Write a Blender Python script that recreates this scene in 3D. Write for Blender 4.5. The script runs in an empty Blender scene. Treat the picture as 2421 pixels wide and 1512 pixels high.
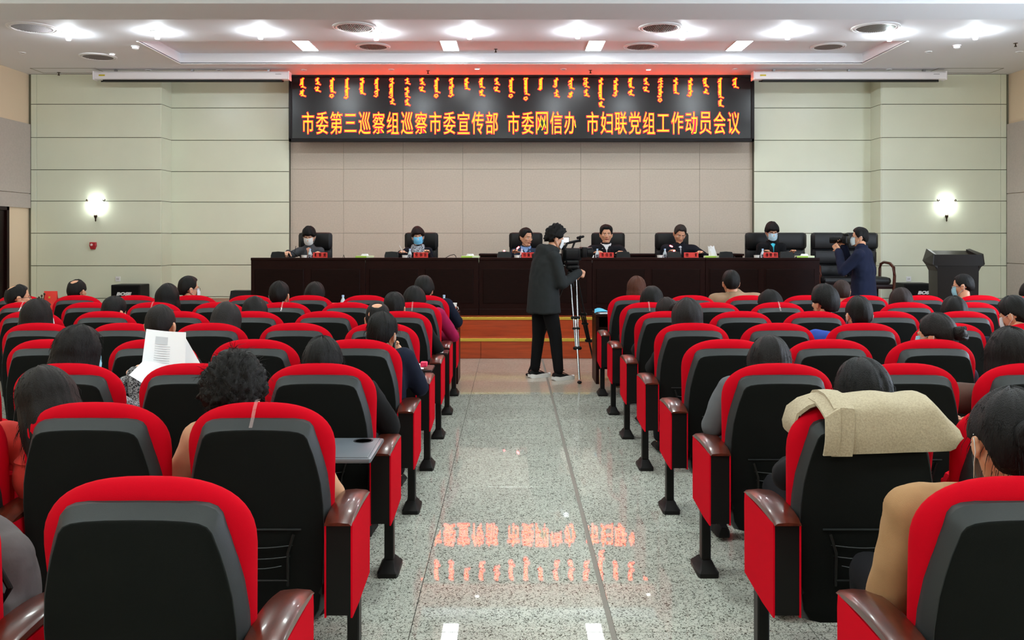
import bpy, math, random
from mathutils import Vector, Matrix, noise
random.seed(7)
sc = bpy.context.scene
COL = sc.collection
PI = math.pi
# ---------------------------------------------------------------- camera
CH, F, VX, VY = 1.6, 2100.0, 1208.0, 562.0          # eye height, focal length in pixels, vanishing point
cd = bpy.data.cameras.new('camera'); cam = bpy.data.objects.new('camera', cd); COL.objects.link(cam)
cam.location = (0, 0, CH); cam.rotation_euler = (PI/2, 0, 0)
cd.sensor_width = 36; cd.sensor_fit = 'HORIZONTAL'; cd.lens = 36*F/2421
cd.shift_x = (1210.5-VX)/2421; cd.shift_y = -(756-VY)/2421
cd.clip_start = .05; cd.clip_end = 80
sc.camera = cam
# ---------------------------------------------------------------- world, exposure
w = bpy.data.worlds.new('world'); sc.world = w; w.use_nodes = True
w.node_tree.nodes['Background'].inputs[0].default_value = (.75, .85, 1, 1)
w.node_tree.nodes['Background'].inputs[1].default_value = 1.0
sc.view_settings.view_transform = 'Standard'; sc.view_settings.look = 'None'
sc.view_settings.exposure = EXPOSURE = 1.0
sc.view_settings.gamma = 1.0; sc.view_settings.use_curve_mapping = False
# light strengths (the lamps themselves are built further down)
S_BULB, S_PANEL, S_SIGN, S_HALO, S_SCONCE, S_SPOT, S_HALL = 185, 12, 1.3, 10.5, 11, 8, 21
S_DAY = 320

def P(px, py, Y):
    return Vector(((px-VX)*Y/F, Y, CH-(py-VY)*Y/F))

# ---------------------------------------------------------------- materials
def lin(c):
    return tuple(((x/255)/12.92 if x/255 <= .04045 else ((x/255+.055)/1.055)**2.4) for x in c)+(1,)
MATS = {}
def mat(name, rgb, rough=.5, metal=0, bump=0, bscale=60, var=0, vscale=8, spec=.5, coat=0, emit=None, estr=0, stretch=None, sheen=0, alpha=1, sss=0):
    if name in MATS: return MATS[name]
    if max(rgb) < 70 and spec == .5 and not emit: spec = .16
    m = bpy.data.materials.new(name); m.use_nodes = True; MATS[name] = m
    nt = m.node_tree; b = nt.nodes['Principled BSDF']; L = nt.links.new
    c = lin(rgb); b.inputs['Base Color'].default_value = c
    b.inputs['Roughness'].default_value = rough; b.inputs['Metallic'].default_value = metal
    b.inputs['Specular IOR Level'].default_value = spec; b.inputs['Coat Weight'].default_value = coat
    b.inputs['Coat Roughness'].default_value = .08
    b.inputs['Sheen Weight'].default_value = sheen
    b.inputs['Alpha'].default_value = alpha
    if sss: b.inputs['Subsurface Weight'].default_value = sss; b.inputs['Subsurface Scale'].default_value = .01
    if emit: b.inputs['Emission Color'].default_value = tuple(emit)+(1,); b.inputs['Emission Strength'].default_value = estr
    if bump or var:
        tc = nt.nodes.new('ShaderNodeTexCoord'); mp = nt.nodes.new('ShaderNodeMapping'); L(tc.outputs['Object'], mp.inputs[0])
        if stretch: mp.inputs['Scale'].default_value = stretch
    if bump:
        n = nt.nodes.new('ShaderNodeTexNoise'); n.inputs['Scale'].default_value = bscale; n.inputs['Detail'].default_value = 3
        L(mp.outputs[0], n.inputs[0]); bp = nt.nodes.new('ShaderNodeBump'); bp.inputs['Strength'].default_value = bump
        bp.inputs['Distance'].default_value = .004; L(n.outputs[0], bp.inputs['Height']); L(bp.outputs[0], b.inputs['Normal'])
    if var:
        n = nt.nodes.new('ShaderNodeTexNoise'); n.inputs['Scale'].default_value = vscale; n.inputs['Detail'].default_value = 4
        L(mp.outputs[0], n.inputs[0]); mr = nt.nodes.new('ShaderNodeMapRange'); mr.inputs[1].default_value = .3; mr.inputs[2].default_value = .7
        mr.inputs[3].default_value = 1-var; mr.inputs[4].default_value = 1+var; L(n.outputs[0], mr.inputs[0])
        vm = nt.nodes.new('ShaderNodeVectorMath'); vm.operation = 'SCALE'; vm.inputs[0].default_value = c[:3]; L(mr.outputs[0], vm.inputs['Scale'])
        L(vm.outputs[0], b.inputs['Base Color'])
    return m
def patt(name, c1, c2, scale, lo=.48, hi=.52, rough=.8, kind='noise', bump=0, stretch=None, detail=3, dist=0, c3=None, spec=.5, big=0):
    """two-tone procedural pattern"""
    if name in MATS: return MATS[name]
    m = bpy.data.materials.new(name); m.use_nodes = True; MATS[name] = m
    nt = m.node_tree; b = nt.nodes['Principled BSDF']; L = nt.links.new
    tc = nt.nodes.new('ShaderNodeTexCoord'); mp = nt.nodes.new('ShaderNodeMapping'); L(tc.outputs['Object'], mp.inputs[0])
    if stretch: mp.inputs['Scale'].default_value = stretch
    if kind == 'noise':
        n = nt.nodes.new('ShaderNodeTexNoise'); n.inputs['Detail'].default_value = detail; n.inputs['Distortion'].default_value = dist
    else:
        n = nt.nodes.new('ShaderNodeTexVoronoi')
    n.inputs['Scale'].default_value = scale; L(mp.outputs[0], n.inputs[0])
    r = nt.nodes.new('ShaderNodeValToRGB'); L(n.outputs[0], r.inputs[0])
    r.color_ramp.elements[0].position = lo; r.color_ramp.elements[0].color = lin(c1)
    r.color_ramp.elements[1].position = hi; r.color_ramp.elements[1].color = lin(c2)
    if c3:
        e = r.color_ramp.elements.new(min(.99, hi+.12)); e.color = lin(c3)
    out = r.outputs[0]
    if big:
        n2 = nt.nodes.new('ShaderNodeTexNoise'); n2.inputs['Scale'].default_value = 1.6; n2.inputs['Detail'].default_value = 2; L(mp.outputs[0], n2.inputs[0])
        mr = nt.nodes.new('ShaderNodeMapRange'); mr.inputs[1].default_value = .3; mr.inputs[2].default_value = .7; mr.inputs[3].default_value = 1-big; mr.inputs[4].default_value = 1+big
        L(n2.outputs[0], mr.inputs[0]); vm = nt.nodes.new('ShaderNodeVectorMath'); vm.operation = 'SCALE'; L(out, vm.inputs[0]); L(mr.outputs[0], vm.inputs['Scale']); out = vm.outputs[0]
    L(out, b.inputs['Base Color']); b.inputs['Roughness'].default_value = rough; b.inputs['Specular IOR Level'].default_value = spec
    if bump:
        bp = nt.nodes.new('ShaderNodeBump'); bp.inputs['Strength'].default_value = bump; bp.inputs['Distance'].default_value = .004
        L(n.outputs[0], bp.inputs['Height']); L(bp.outputs[0], b.inputs['Normal'])
    return m
def emis(name, rgb, s):
    return mat(name, (0, 0, 0), .5, emit=rgb, estr=s)

RED = mat('red_wool_fabric', (192, 6, 28), .85, bump=.35, bscale=900, spec=.06)
REDS = mat('red_side_fabric', (200, 6, 30), .9, bump=.2, bscale=1200, spec=.05)
SHELL = mat('grey_black_plastic', (40, 44, 46), .48, bump=.15, bscale=700, spec=.35)
FABK = mat('black_back_panel', (15, 17, 16), .85, bump=.3, bscale=1100, spec=.12)
BLK = mat('black_lacquer_metal', (9, 8, 8), .45, spec=.25)
RUB = mat('black_cast_iron', (26, 25, 25), .45)
WCAP = mat('varnished_brown_wood', (74, 28, 16), .30, var=.3, vscale=14, stretch=(4, 1, 4), coat=.25, bump=.05)
DWOOD = mat('dark_mahogany', (30, 10, 8), .38, var=.25, vscale=10, stretch=(1, 1, 6), spec=.12)
DWOODP = mat('dark_mahogany_panel', (24, 9, 7), .4, var=.3, vscale=9, stretch=(1, 1, 6), spec=.10)
STEPW = mat('reddish_step_boards', (168, 66, 30), .3, var=.2, vscale=6, stretch=(.5, 3, 6))
GOLD = mat('brass_nosing', (214, 180, 70), .35, metal=.5)
CREAM = mat('cream_wall_panel', (222, 226, 204), .26, bump=.03, bscale=400, spec=.4, var=.02, vscale=2)
JOINT = mat('dark_panel_joint', (120, 120, 104), .8)
BEIGE = mat('beige_flamed_granite', (196, 184, 168), .7, var=.06, vscale=40, bump=.15, bscale=300)
GREYG = mat('grey_side_granite', (176, 166, 156), .6, var=.05, vscale=30, bump=.1, bscale=300)
PLAST = mat('warm_side_plaster', (222, 200, 170), .8)
CEIL = mat('white_ceiling_paint', (232, 232, 236), .7)
BEAMM = mat('grey_beam_paint', (226, 229, 232), .75)
WHITE = mat('white_plastic', (235, 235, 235), .35)
STAGEF = mat('brown_stage_floor', (150, 84, 58), .35, var=.15, vscale=5)
def granite(name, base, line, scale, rough, wid=.022):
    m = patt(name, base, base, scale, .3, .7, rough, dist=.9, detail=1.5, spec=.30, big=.05)
    r = [n for n in m.node_tree.nodes if n.type == 'VALTORGB'][0].color_ramp
    for p, c in ((.5-wid*1.6, base), (.5-wid*.35, line), (.5+wid*.35, line), (.5+wid*1.6, base)):
        e = r.elements.new(p); e.color = lin(c)
    return m
GRAN = granite('speckled_grey_granite', (192, 196, 186), (70, 72, 62), 58, .022, .03)
GRANB = granite('warm_grey_granite', (186, 176, 162), (140, 132, 120), 60, .09)
GROUT = mat('dark_grout', (60, 60, 55), .8)
STRIP = mat('grey_terrazzo_strip', (122, 122, 114), .5)
LEATH = mat('black_leather', (13, 14, 16), .4, bump=.2, bscale=250, spec=.3)
SKIN = mat('skin', (205, 150, 118), .5, sss=0)
SKIN2 = mat('fair_skin', (222, 170, 140), .5)
LIP = mat('lips', (150, 80, 72), .5)
EYEW = mat('eye_white', (225, 222, 215), .3)
EYED = mat('dark_iris', (22, 14, 10), .2)
BROW = mat('dark_brow_hair', (26, 20, 17), .7)
CHROME = mat('satin_steel', (170, 172, 175), .25, metal=1)
BRONZE = mat('dark_bronze', (70, 58, 44), .4, metal=.8)
PAPER = mat('white_paper', (236, 238, 242), .8)

# ---------------------------------------------------------------- mesh builder
class MB:
    def __init__(s): s.v = []; s.f = []; s.m = []
    def add(s, vs, fs, mi=0, M=None):
        o = len(s.v)
        if M is None: s.v.extend(tuple(v) for v in vs)
        else: s.v.extend(tuple(M @ Vector(v)) for v in vs)
        s.f.extend(tuple(i+o for i in f) for f in fs)
        s.m.extend([mi]*len(fs)) if isinstance(mi, int) else s.m.extend(mi)
        return s
    def box(s, x0, x1, y0, y1, z0, z1, mi=0, M=None):
        vs = [(x, y, z) for z in (z0, z1) for y in (y0, y1) for x in (x0, x1)]
        return s.add(vs, [(0, 2, 3, 1), (4, 5, 7, 6), (0, 1, 5, 4), (2, 6, 7, 3), (0, 4, 6, 2), (1, 3, 7, 5)], mi, M)
    def rbox(s, x0, x1, y0, y1, z0, z1, r=.01, mi=0, M=None):
        """box with chamfered edges on every side"""
        r = min(r, (x1-x0)/2.01, (y1-y0)/2.01, (z1-z0)/2.01)
        rings = []
        def ring(d, z):
            a0, a1, b0, b1 = x0+d, x1-d, y0+d, y1-d; q = r*.999 if d == 0 else r*.7
            q = min(q, (a1-a0)/2.01, (b1-b0)/2.01)
            return [(a0+q, b0, z), (a1-q, b0, z), (a1, b0+q, z), (a1, b1-q, z), (a1-q, b1, z), (a0+q, b1, z), (a0, b1-q, z), (a0, b0+q, z)]
        for d, z in ((r, z0), (r*.3, z0+r*.3), (0, z0+r), (0, z1-r), (r*.3, z1-r*.3), (r, z1)): rings.append(ring(d, z))
        return s.loft(rings, mi, M)
    def loft(s, rings, mi=0, M=None, cap0=True, cap1=True, closed=True):
        n = len(rings[0]); vs = [v for r in rings for v in r]; fs = []
        for i in range(len(rings)-1):
            for j in range(n if closed else n-1):
                k = (j+1) % n; fs.append((i*n+j, i*n+k, (i+1)*n+k, (i+1)*n+j))
        if cap0: fs.append(tuple(range(n-1, -1, -1)))
        if cap1: fs.append(tuple((len(rings)-1)*n+j for j in range(n)))
        return s.add(vs, fs, mi, M)
    def lathe(s, prof, n=16, mi=0, M=None, cap0=True, cap1=True):
        return s.loft([[(r*math.cos(2*PI*j/n), r*math.sin(2*PI*j/n), z) for j in range(n)] for r, z in prof], mi, M, cap0, cap1)
    def tube(s, pts, r, n=8, mi=0, M=None, up=(0, 0, 1), su=1, sv=1):
        pts = [Vector(p) for p in pts]; rings = []
        for i, p in enumerate(pts):
            d = (pts[min(i+1, len(pts)-1)]-pts[max(i-1, 0)]).normalized()
            u = Vector(up)
            if abs(d.dot(u)) > .95: u = Vector((1, 0, 0)) if abs(d.x) < .9 else Vector((0, 1, 0))
            a = d.cross(u).normalized(); b = a.cross(d).normalized()
            rr = r[i] if isinstance(r, (list, tuple)) else r
            rings.append([tuple(p+a*(rr*su*math.cos(2*PI*j/n))+b*(rr*sv*math.sin(2*PI*j/n))) for j in range(n)])
        return s.loft(rings, mi, M)
    def ell(s, c, rx, ry, rz, nu=16, nv=10, mi=0, M=None):
        rings = []
        for i in range(1, nv):
            t = PI*i/nv
            rings.append([(c[0]+rx*math.sin(t)*math.cos(2*PI*j/nu), c[1]+ry*math.sin(t)*math.sin(2*PI*j/nu), c[2]-rz*math.cos(t)) for j in range(nu)])
        return s.loft(rings, mi, M)
    def cap(s, p0, p1, r0, r1, fx=1, fy=1, n=14, side=(1, 0, 0), mi=0, M=None):
        """tapered capsule; fx scales the section along SIDE, fy across it"""
        p0, p1 = Vector(p0), Vector(p1); d = (p1-p0); L = d.length or 1e-4; d = d/L if d.length > 1e-6 else Vector((0, 0, 1))
        sd = Vector(side); a = (sd-d*sd.dot(d))
        a = a.normalized() if a.length > 1e-3 else d.orthogonal().normalized()
        b = d.cross(a).normalized(); rings = []
        K = 4
        for i in range(1, K+1):
            t = PI/2*i/K; rings.append((p0-d*(r0*min(fx, fy)*math.cos(t)), r0*math.sin(t)))
        for i in range(0, K):
            t = PI/2*i/K; rings.append((p1+d*(r1*min(fx, fy)*math.sin(t)), r1*math.cos(t)))
        R = [[tuple(c+a*(r*fx*math.cos(2*PI*j/n))+b*(r*fy*math.sin(2*PI*j/n))) for j in range(n)] for c, r in rings]
        return s.loft(R, mi, M)
    def mesh(s, name, mats, smooth=True, angle=40):
        me = bpy.data.meshes.new(name); me.from_pydata(s.v, [], s.f)
        mats = mats if isinstance(mats, (list, tuple)) else [mats]
        for m in mats: me.materials.append(m)
        if len(mats) > 1: me.polygons.foreach_set('material_index', s.m)
        if smooth:
            me.polygons.foreach_set('use_smooth', [True]*len(me.polygons))
            if angle: me.set_sharp_from_angle(angle=math.radians(angle))
        me.update(); return me
    def build(s, name, mats, parent=None, loc=None, smooth=True, angle=40, **k):
        o = bpy.data.objects.new(name, s.mesh(name, mats, smooth, angle)); COL.objects.link(o)
        if parent: o.parent = parent
        if loc is not None: o.location = loc
        tag(o, **k); return o
def tag(o, label=None, cat=None, group=None, kind=None):
    if label: o['label'] = label
    if cat: o['category'] = cat
    if group: o['group'] = group
    if kind: o['kind'] = kind
    return o
def thing(name, loc, label=None, cat=None, group=None, rz=0, kind=None):
    o = bpy.data.objects.new(name, None); COL.objects.link(o); o.location = loc; o.rotation_euler = (0, 0, rz)
    o.empty_display_size = .1
    return tag(o, label, cat, group, kind)
def inst(name, me, parent=None, loc=(0, 0, 0), rot=None, scale=None, **k):
    o = bpy.data.objects.new(name, me); COL.objects.link(o); o.location = loc
    if parent: o.parent = parent
    if rot: o.rotation_euler = rot
    if scale: o.scale = scale
    tag(o, **k); return o
CHILD = {}
def copy_tree(o, parent=None):
    c = o.copy(); COL.objects.link(c)
    if parent: c.parent = parent
    for ch in list(o.children): copy_tree(ch, c)
    return c
def R3(x=0, y=0, z=0):
    return Matrix.Rotation(z, 4, 'Z') @ Matrix.Rotation(y, 4, 'Y') @ Matrix.Rotation(x, 4, 'X')
def T(*a): return Matrix.Translation(Vector(a))

def solid(mb, voxel, smooth=4, keep=True):
    """one closed skin around overlapping shapes: returns (verts, faces)"""
    me = bpy.data.meshes.new('tmp'); me.from_pydata(mb.v, [], mb.f); me.update()
    o = bpy.data.objects.new('tmp', me); COL.objects.link(o)
    r = o.modifiers.new('r', 'REMESH'); r.mode = 'VOXEL'; r.voxel_size = voxel; r.use_smooth_shade = True
    if smooth:
        m = o.modifiers.new('s', 'SMOOTH'); m.factor = .5; m.iterations = smooth
    dg = bpy.context.evaluated_depsgraph_get(); ev = o.evaluated_get(dg); em = ev.to_mesh()
    vs = [tuple(v.co) for v in em.vertices]; fs = [tuple(p.vertices) for p in em.polygons]
    ev.to_mesh_clear(); bpy.data.objects.remove(o); bpy.data.meshes.remove(me)
    return vs, fs
def text_mesh(s, size=1.0, bold=0, extrude=0):
    c = bpy.data.curves.new('txt', 'FONT'); c.body = s; c.size = size; c.align_x = 'CENTER'; c.align_y = 'CENTER'
    c.offset = bold; c.extrude = extrude; c.resolution_u = 3
    o = bpy.data.objects.new('txt', c); COL.objects.link(o)
    dg = bpy.context.evaluated_depsgraph_get(); ev = o.evaluated_get(dg); em = ev.to_mesh()
    vs = [tuple(v.co) for v in em.vertices]; fs = [tuple(p.vertices) for p in em.polygons]
    ev.to_mesh_clear(); bpy.data.objects.remove(o); bpy.data.curves.remove(c)
    return vs, fs
def sstep(a, b, x):
    t = max(0, min(1, (x-a)/(b-a))); return t*t*(3-2*t)
# ================================================================ prototypes that need a quiet scene (voxel skins)
def make_head_proto(fem):
    b = MB(); k = .95 if fem else 1
    b.ell((0, -.012, .035), .076, .094, .084, 24, 16)
    b.ell((0, .022, -.01), .064, .066, .09, 20, 14)
    b.cap((0, .035, -.045), (0, .052, -.078), .052, .030, 1.0, .9)          # jaw to chin
    b.cap((-.052, .0, -.03), (-.02, .045, -.085), .022, .022); b.cap((.052, .0, -.03), (.02, .045, -.085), .022, .022)
    b.ell((0, .082, -.085), .020, .014, .016)
    b.cap((0, .085, .018), (0, .103, -.022), .008, .0125)                   # nose bridge to tip
    b.ell((-.012, .094, -.026), .008, .010, .007, 10, 8); b.ell((.012, .094, -.026), .008, .010, .007, 10, 8)
    b.cap((-.034, .076, .028), (.034, .076, .028), .010, .010)              # brow
    b.ell((-.040, .062, -.012), .022, .020, .018, 12, 8); b.ell((.040, .062, -.012), .022, .020, .018, 12, 8)
    b.ell((0, .088, -.050), .024, .010, .010, 12, 8)                        # mouth
    for s in (-1, 1):
        b.ell((s*.080, -.008, -.002), .010, .019, .032, 12, 8); b.ell((s*.084, -.016, .012), .008, .016, .017, 10, 8)
    vs, fs = solid(b, .0055, 3)
    m = MB(); m.add(vs, fs, 0)
    for s in (-1, 1):
        m.ell((s*.031, .0745, .007), .0145, .009, .0068, 12, 8, 2); m.ell((s*.031, .0795, .007), .0062, .005, .0062, 10, 8, 3)
        m.cap((s*.016, .081, .013), (s*.046, .074, .014), .0026, .0022, mi=0)
        m.cap((s*.014, .0905, .030), (s*.048, .079, .031), .0042, .0026, mi=4)
    m.cap((-.019, .094, -.049), (.019, .094, -.049), .0042, .0042, mi=1, fy=1); m.cap((-.016, .0945, -.056), (.016, .0945, -.056), .0045, .0045, mi=1)
    return m
HEAD = make_head_proto(False)
def make_hand_proto(curl, spread=.0):
    """hand along +Z from the wrist, palm facing +Y, thumb on +X"""
    b = MB(); b.cap((0, 0, -.03), (0, 0, .02), .026, .030, 1, .62); b.cap((-.018, 0, .02), (-.024, 0, .078), .024, .018, 1, .6); b.cap((.018, 0, .02), (.022, 0, .082), .026, .018, 1, .6)
    b.cap((-.024, 0, .08), (.024, 0, .084), .014, .014, 1, .9)
    for i, (x, L) in enumerate(((.031, .072), (.011, .080), (-.010, .074), (-.029, .058))):
        p = Vector((x, 0, .082)); a = curl*.55; sp = (x*spread*8)
        for q, fr in enumerate((.45, .31, .24)):
            d = Vector((math.sin(sp)*math.cos(a), math.sin(a), math.cos(a)*math.cos(sp))); n = p+d*(L*fr*1.05)
            b.cap(p, n, .0092-.0010*q, .0086-.0010*q, n=8); p = n; a += curl*(.75 if q == 0 else .6)
    p = Vector((.026, .004, .012)); a = curl*.35
    for q, fr in enumerate((.5, .28, .22)):
        d = Vector((math.cos(.75-curl*.3*q)*.75, math.sin(a), .75)).normalized(); n = p+d*(.088*fr)
        b.cap(p, n, .0125-.0015*q, .0112-.0015*q, n=8); p = n; a += curl*.5
    vs, fs = solid(b, .0038, 2); m = MB(); m.add(vs, fs, 0); return m
HAND = {'relax': make_hand_proto(.55), 'grip': make_hand_proto(1.35), 'flat': make_hand_proto(.22, .02)}
HAND_LO = make_hand_proto(.5)

# ================================================================ room
ZC = 4.456; XL, XR, YB = -8.43, 8.70, 15.5; YI, YM = 15.94, 16.05
YREAR = -4.5
def struct(name, mb, m, parent=None, **k):
    return mb.build(name, m, parent, kind='structure' if parent is None else None, smooth=False)
# floor: grout bed, then granite tiles as pieces
fl = struct('floor', MB().box(XL-.3, XR+.3, YREAR-.2, 16.6, -.12, -.006), GROUT)
big = MB()
TX, TY, JX = .82, .70, .003
def tile_rows():
    y = 3.609-.70*12
    while y < 12.2:
        yield y, y+.70; y += .70
xs = [-.41+.82*i for i in range(-9, 11)]
protoT = {}
for (y0, y1) in tile_rows():
    beige = y0 > 8.9
    for i in range(-10, 11):
        x0 = -.41+.82*i; x1 = x0+.82
        near = -3.3 < x0 and x1 < 3.3 and y0 > 2.2 and y1 < 12.0
        if near:
            key = (beige, i == 1)
            if key not in protoT:
                a = JX if not i == 1 else .011
                t = MB(); t.rbox(-.41+(.0155 if i == 1 else JX/2), .41-JX/2, -.35+JX/2, .35-JX/2, -.02, 0, .0015)
                protoT[key] = t.mesh('tile', GRANB if beige else GRAN, smooth=False)
            inst('tile', protoT[key], fl, ((x0+x1)/2, (y0+y1)/2, 0))
        elif x1 > XL and x0 < XR:
            big.box(max(x0, XL)+JX/2, min(x1, XR)-JX/2, y0+JX/2, y1-JX/2, -.02, 0, 1 if beige else 0)
big.box(XL, XR, 12.3, 16.3, -.02, -.001, 1)
o = big.build('floor_tiling', [GRAN, GRANB], fl, smooth=False); o['kind'] = 'stuff'
MB().box(.402, .424, -3, 11.78, -.004, .0012).build('joint_strip', STRIP, fl, smooth=False)

# walls
wl = struct('wall_left', MB().box(XL-.3, XL, YREAR, 16.6, 0, ZC+.4), PLAST)
wr = struct('wall_right', MB().box(XR, XR+.3, YREAR, 4.6, 0, ZC+.4).box(XR, XR+.3, 10.8, 16.6, 0, ZC+.4).box(XR, XR+.3, 4.6, 10.8, 0, .9).box(XR, XR+.3, 4.6, 10.8, 3.4, ZC+.4), PLAST)
struct('wall_rear', MB().box(XL-.3, XR+.3, YREAR-.3, YREAR, 0, ZC+.4), PLAST)
slab = {}
def side_slabs(par, X, s, y_hi, door=None):
    zs = [0, 1.16, 2.37, 3.585]
    for zi in range(3):
        z0, z1 = zs[zi], zs[zi+1]; y = 15.5
        while y > 9.4:
            ya = y-1.25
            if door and zi < 2 and ya < door[1] and y > door[0]:
                if zi == 0: y = ya; continue
            if door and ya < door[1] and y > door[0] and zi == 1:
                MB().box(min(X, X+s*.05), max(X, X+s*.05), ya+.003, y-.003, 2.12, z1-.004).build('slab', GREYG, par, smooth=False); y = ya; continue
            MB().rbox(min(X, X+s*.05), max(X, X+s*.05), ya+.003, y-.003, z0+.004, z1-.004, .003).build('slab', GREYG, par, smooth=False)
            y = ya
side_slabs(wl, XL, 1, 15.5, (13.7, 14.9)); side_slabs(wr, XR, -1, 15.5)
# back wall core and facing panels
wb = struct('wall_back', MB().box(XL-.3, XR+.3, YM+.05, YM+.35, -.02, ZC+.3), JOINT)
joints = [4.456, 3.93]+[CH+(VY-y)*15.5/F for y in (325, 401, 475, 551, 628, 705, 782)]+[0]
def panels(x0, x1, yf, thick, name='wall_panel', m=CREAM, split=None):
    for a, b2 in zip(joints[:-1], joints[1:]):
        xs2 = split or [x0, x1]
        for u, v in zip(xs2[:-1], xs2[1:]):
            MB().rbox(u+.002, v-.002, yf, yf+thick, b2+.005, a-.005, .004).build(name, m, wb, smooth=False)
xa, xb = -6.11, 6.47            # outer bays stand proud of the inner bays
struct_core = MB().box(XL, xa-.004, YB+.03, YM+.06, 0, ZC).box(xb+.004, XR, YB+.03, YM+.06, 0, ZC).box(xa-.1, -3.99, YI+.03, YM+.06, 0, ZC).box(4.37, xb+.1, YI+.03, YM+.06, 0, ZC)
struct_core.build('wall_core', JOINT, wb, smooth=False)
panels(XL+.05, xa, YB, .029, split=[XL+.05, XL+.15, xa]); panels(xb, XR-.05, YB, .029, split=[xb, XR-.15, XR-.05])
panels(xa+.0, -3.985, YI, .029); panels(4.365, xb, YI, .029)
for z0, z1 in zip(joints[1:], joints[:-1]):      # returns of the proud bays
    MB().box(xa-.001, xa+.018, YB+.004, YI+.03, z0+.004, z1-.004).build('wall_panel', CREAM, wb, smooth=False)
    MB().box(xb-.018, xb+.001, YB+.004, YI+.03, z0+.004, z1-.004).build('wall_panel', CREAM, wb, smooth=False)
# beige granite slabs in the middle
gx = [-3.985]+[(x-VX)*YM/F for x in (812, 953, 1094, 1233, 1373, 1513, 1654)]+[4.365]
gz = [ZC, 3.39]+[CH+(VY-y)*YM/F for y in (400, 475, 551, 628, 704)]
for a, b2 in zip(gz[:-1], gz[1:]):
    for u, v in zip(gx[:-1], gx[1:]):
        MB().rbox(u+.0015, v-.0015, YM, YM+.05, b2+.002, a-.002, .002).build('granite_slab', BEIGE, wb, smooth=False)
# ceiling with recessed tray and dropped beam
tx0, tx1, ty0, ty1, TZ = -5.41, 5.75, 12.90, 14.54, 4.62
cm = MB()
cm.box(XL-.3, XR+.3, 10.5, ty0, ZC, ZC+.4).box(XL-.3, XR+.3, ty1, 16.6, ZC, ZC+.4).box(XL-.3, tx0, ty0, ty1, ZC, ZC+.4).box(tx1, XR+.3, ty0, ty1, ZC, ZC+.4).box(tx0, tx1, ty0, ty1, TZ, ZC+.4)
cm.box(XL-.3, XR+.3, YREAR-.3, 10.5, ZC, ZC+.4)
cl = struct('ceiling', cm, CEIL)
MB().rbox(XL, XR, 9.86, 10.60, 4.20, ZC+.02, .012).build('ceiling_beam', BEAMM, cl, smooth=False)
# thin lip round the tray
lip = MB()
lip.box(tx0-.03, tx1+.03, ty1-.0, ty1+.03, ZC-.012, ZC+.01).box(tx0-.03, tx0, ty0, ty1, ZC-.012, ZC+.01).box(tx1, tx1+.03, ty0, ty1, ZC-.012, ZC+.01)
lip.build('tray_moulding', WHITE, cl, smooth=False)
def hatch(x0, x1, y0, y1):
    h = MB(); t = .008
    for a, b_, c, d in ((x0, x1, y0, y0+t), (x0, x1, y1-t, y1), (x0, x0+t, y0, y1), (x1-t, x1, y0, y1)): h.box(a, b_, c, d, ZC-.004, ZC+.01)
    h.build('access_hatch', JOINT, cl, smooth=False)
hatch(-8.1, -7.0, 14.95, 15.4); hatch(7.2, 8.3, 14.95, 15.4)
# doors, window
d1 = thing('door_1', (XL, 14.3, 0), kind='structure')
MB().box(0, .09, -.47, -.40, 0, 2.12).box(0, .09, .40, .47, 0, 2.12).box(0, .09, -.47, .47, 2.06, 2.12).build('door_frame', DWOOD, d1, smooth=False)
MB().rbox(.01, .055, -.40, .40, .01, 2.06, .006).build('door_leaf', DWOODP, d1, smooth=False)
MB().tube([(.055, -.33, 1.0), (.10, -.33, 1.0), (.10, -.22, 1.0)], .01).build('door_handle', CHROME, d1)
# window on the right side wall, out of the picture: gives the daylight on the left reveal
w1 = thing('window_1', (XR, 7.7, .9), kind='structure')
fr = MB(); fr.box(0, .08, -3.1, -3.04, 0, 2.5).box(0, .08, 3.04, 3.1, 0, 2.5).box(0, .08, -3.1, 3.1, 0, .06).box(0, .08, -3.1, 3.1, 2.44, 2.5)
for q in (-1.55, 0, 1.55): fr.box(0, .08, q-.03, q+.03, 0, 2.5)
fr.build('window_frame', WHITE, w1, smooth=False)
la = bpy.data.lights.new('daylight', 'AREA'); la.shape = 'RECTANGLE'; la.size = 2.4; la.size_y = 6.0; la.energy = S_DAY; la.color = (.72, .84, 1)
lo = bpy.data.objects.new('daylight', la); COL.objects.link(lo); lo.location = (XR+.28, 7.7, 2.15); lo.rotation_euler = (0, PI/2, 0)
lo.rotation_euler = (0, math.radians(90), 0)
# stage
SZ = .52
st = struct('stage', MB().box(-6.1, 6.1, 12.12, YM, 0, SZ-.002), STAGEF)
st.name = 'stage_platform'
stp = MB(); stp.rbox(-3.6, 5.9, 11.79, 12.13, 0, .262, .006); stp.rbox(-6.1, 6.1, 12.10, 12.6, .25, SZ, .006)
s1 = stp.build('stage_steps', STEPW, st, smooth=False)
MB().rbox(-3.6, 5.9, 11.775, 11.80, .228, .268, .004).build('nosing', GOLD, st, smooth=False)
MB().rbox(-6.1, 6.1, 12.085, 12.11, SZ-.036, SZ+.004, .004).build('nosing', GOLD, st, smooth=False)
for i in range(1, 6):   # vertical board seams on the risers
    x = -3.6+i*1.6
    MB().box(x-.002, x+.002, 11.787, 11.80, .0, .225).build('board_seam', DWOOD, st, smooth=False)

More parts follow.
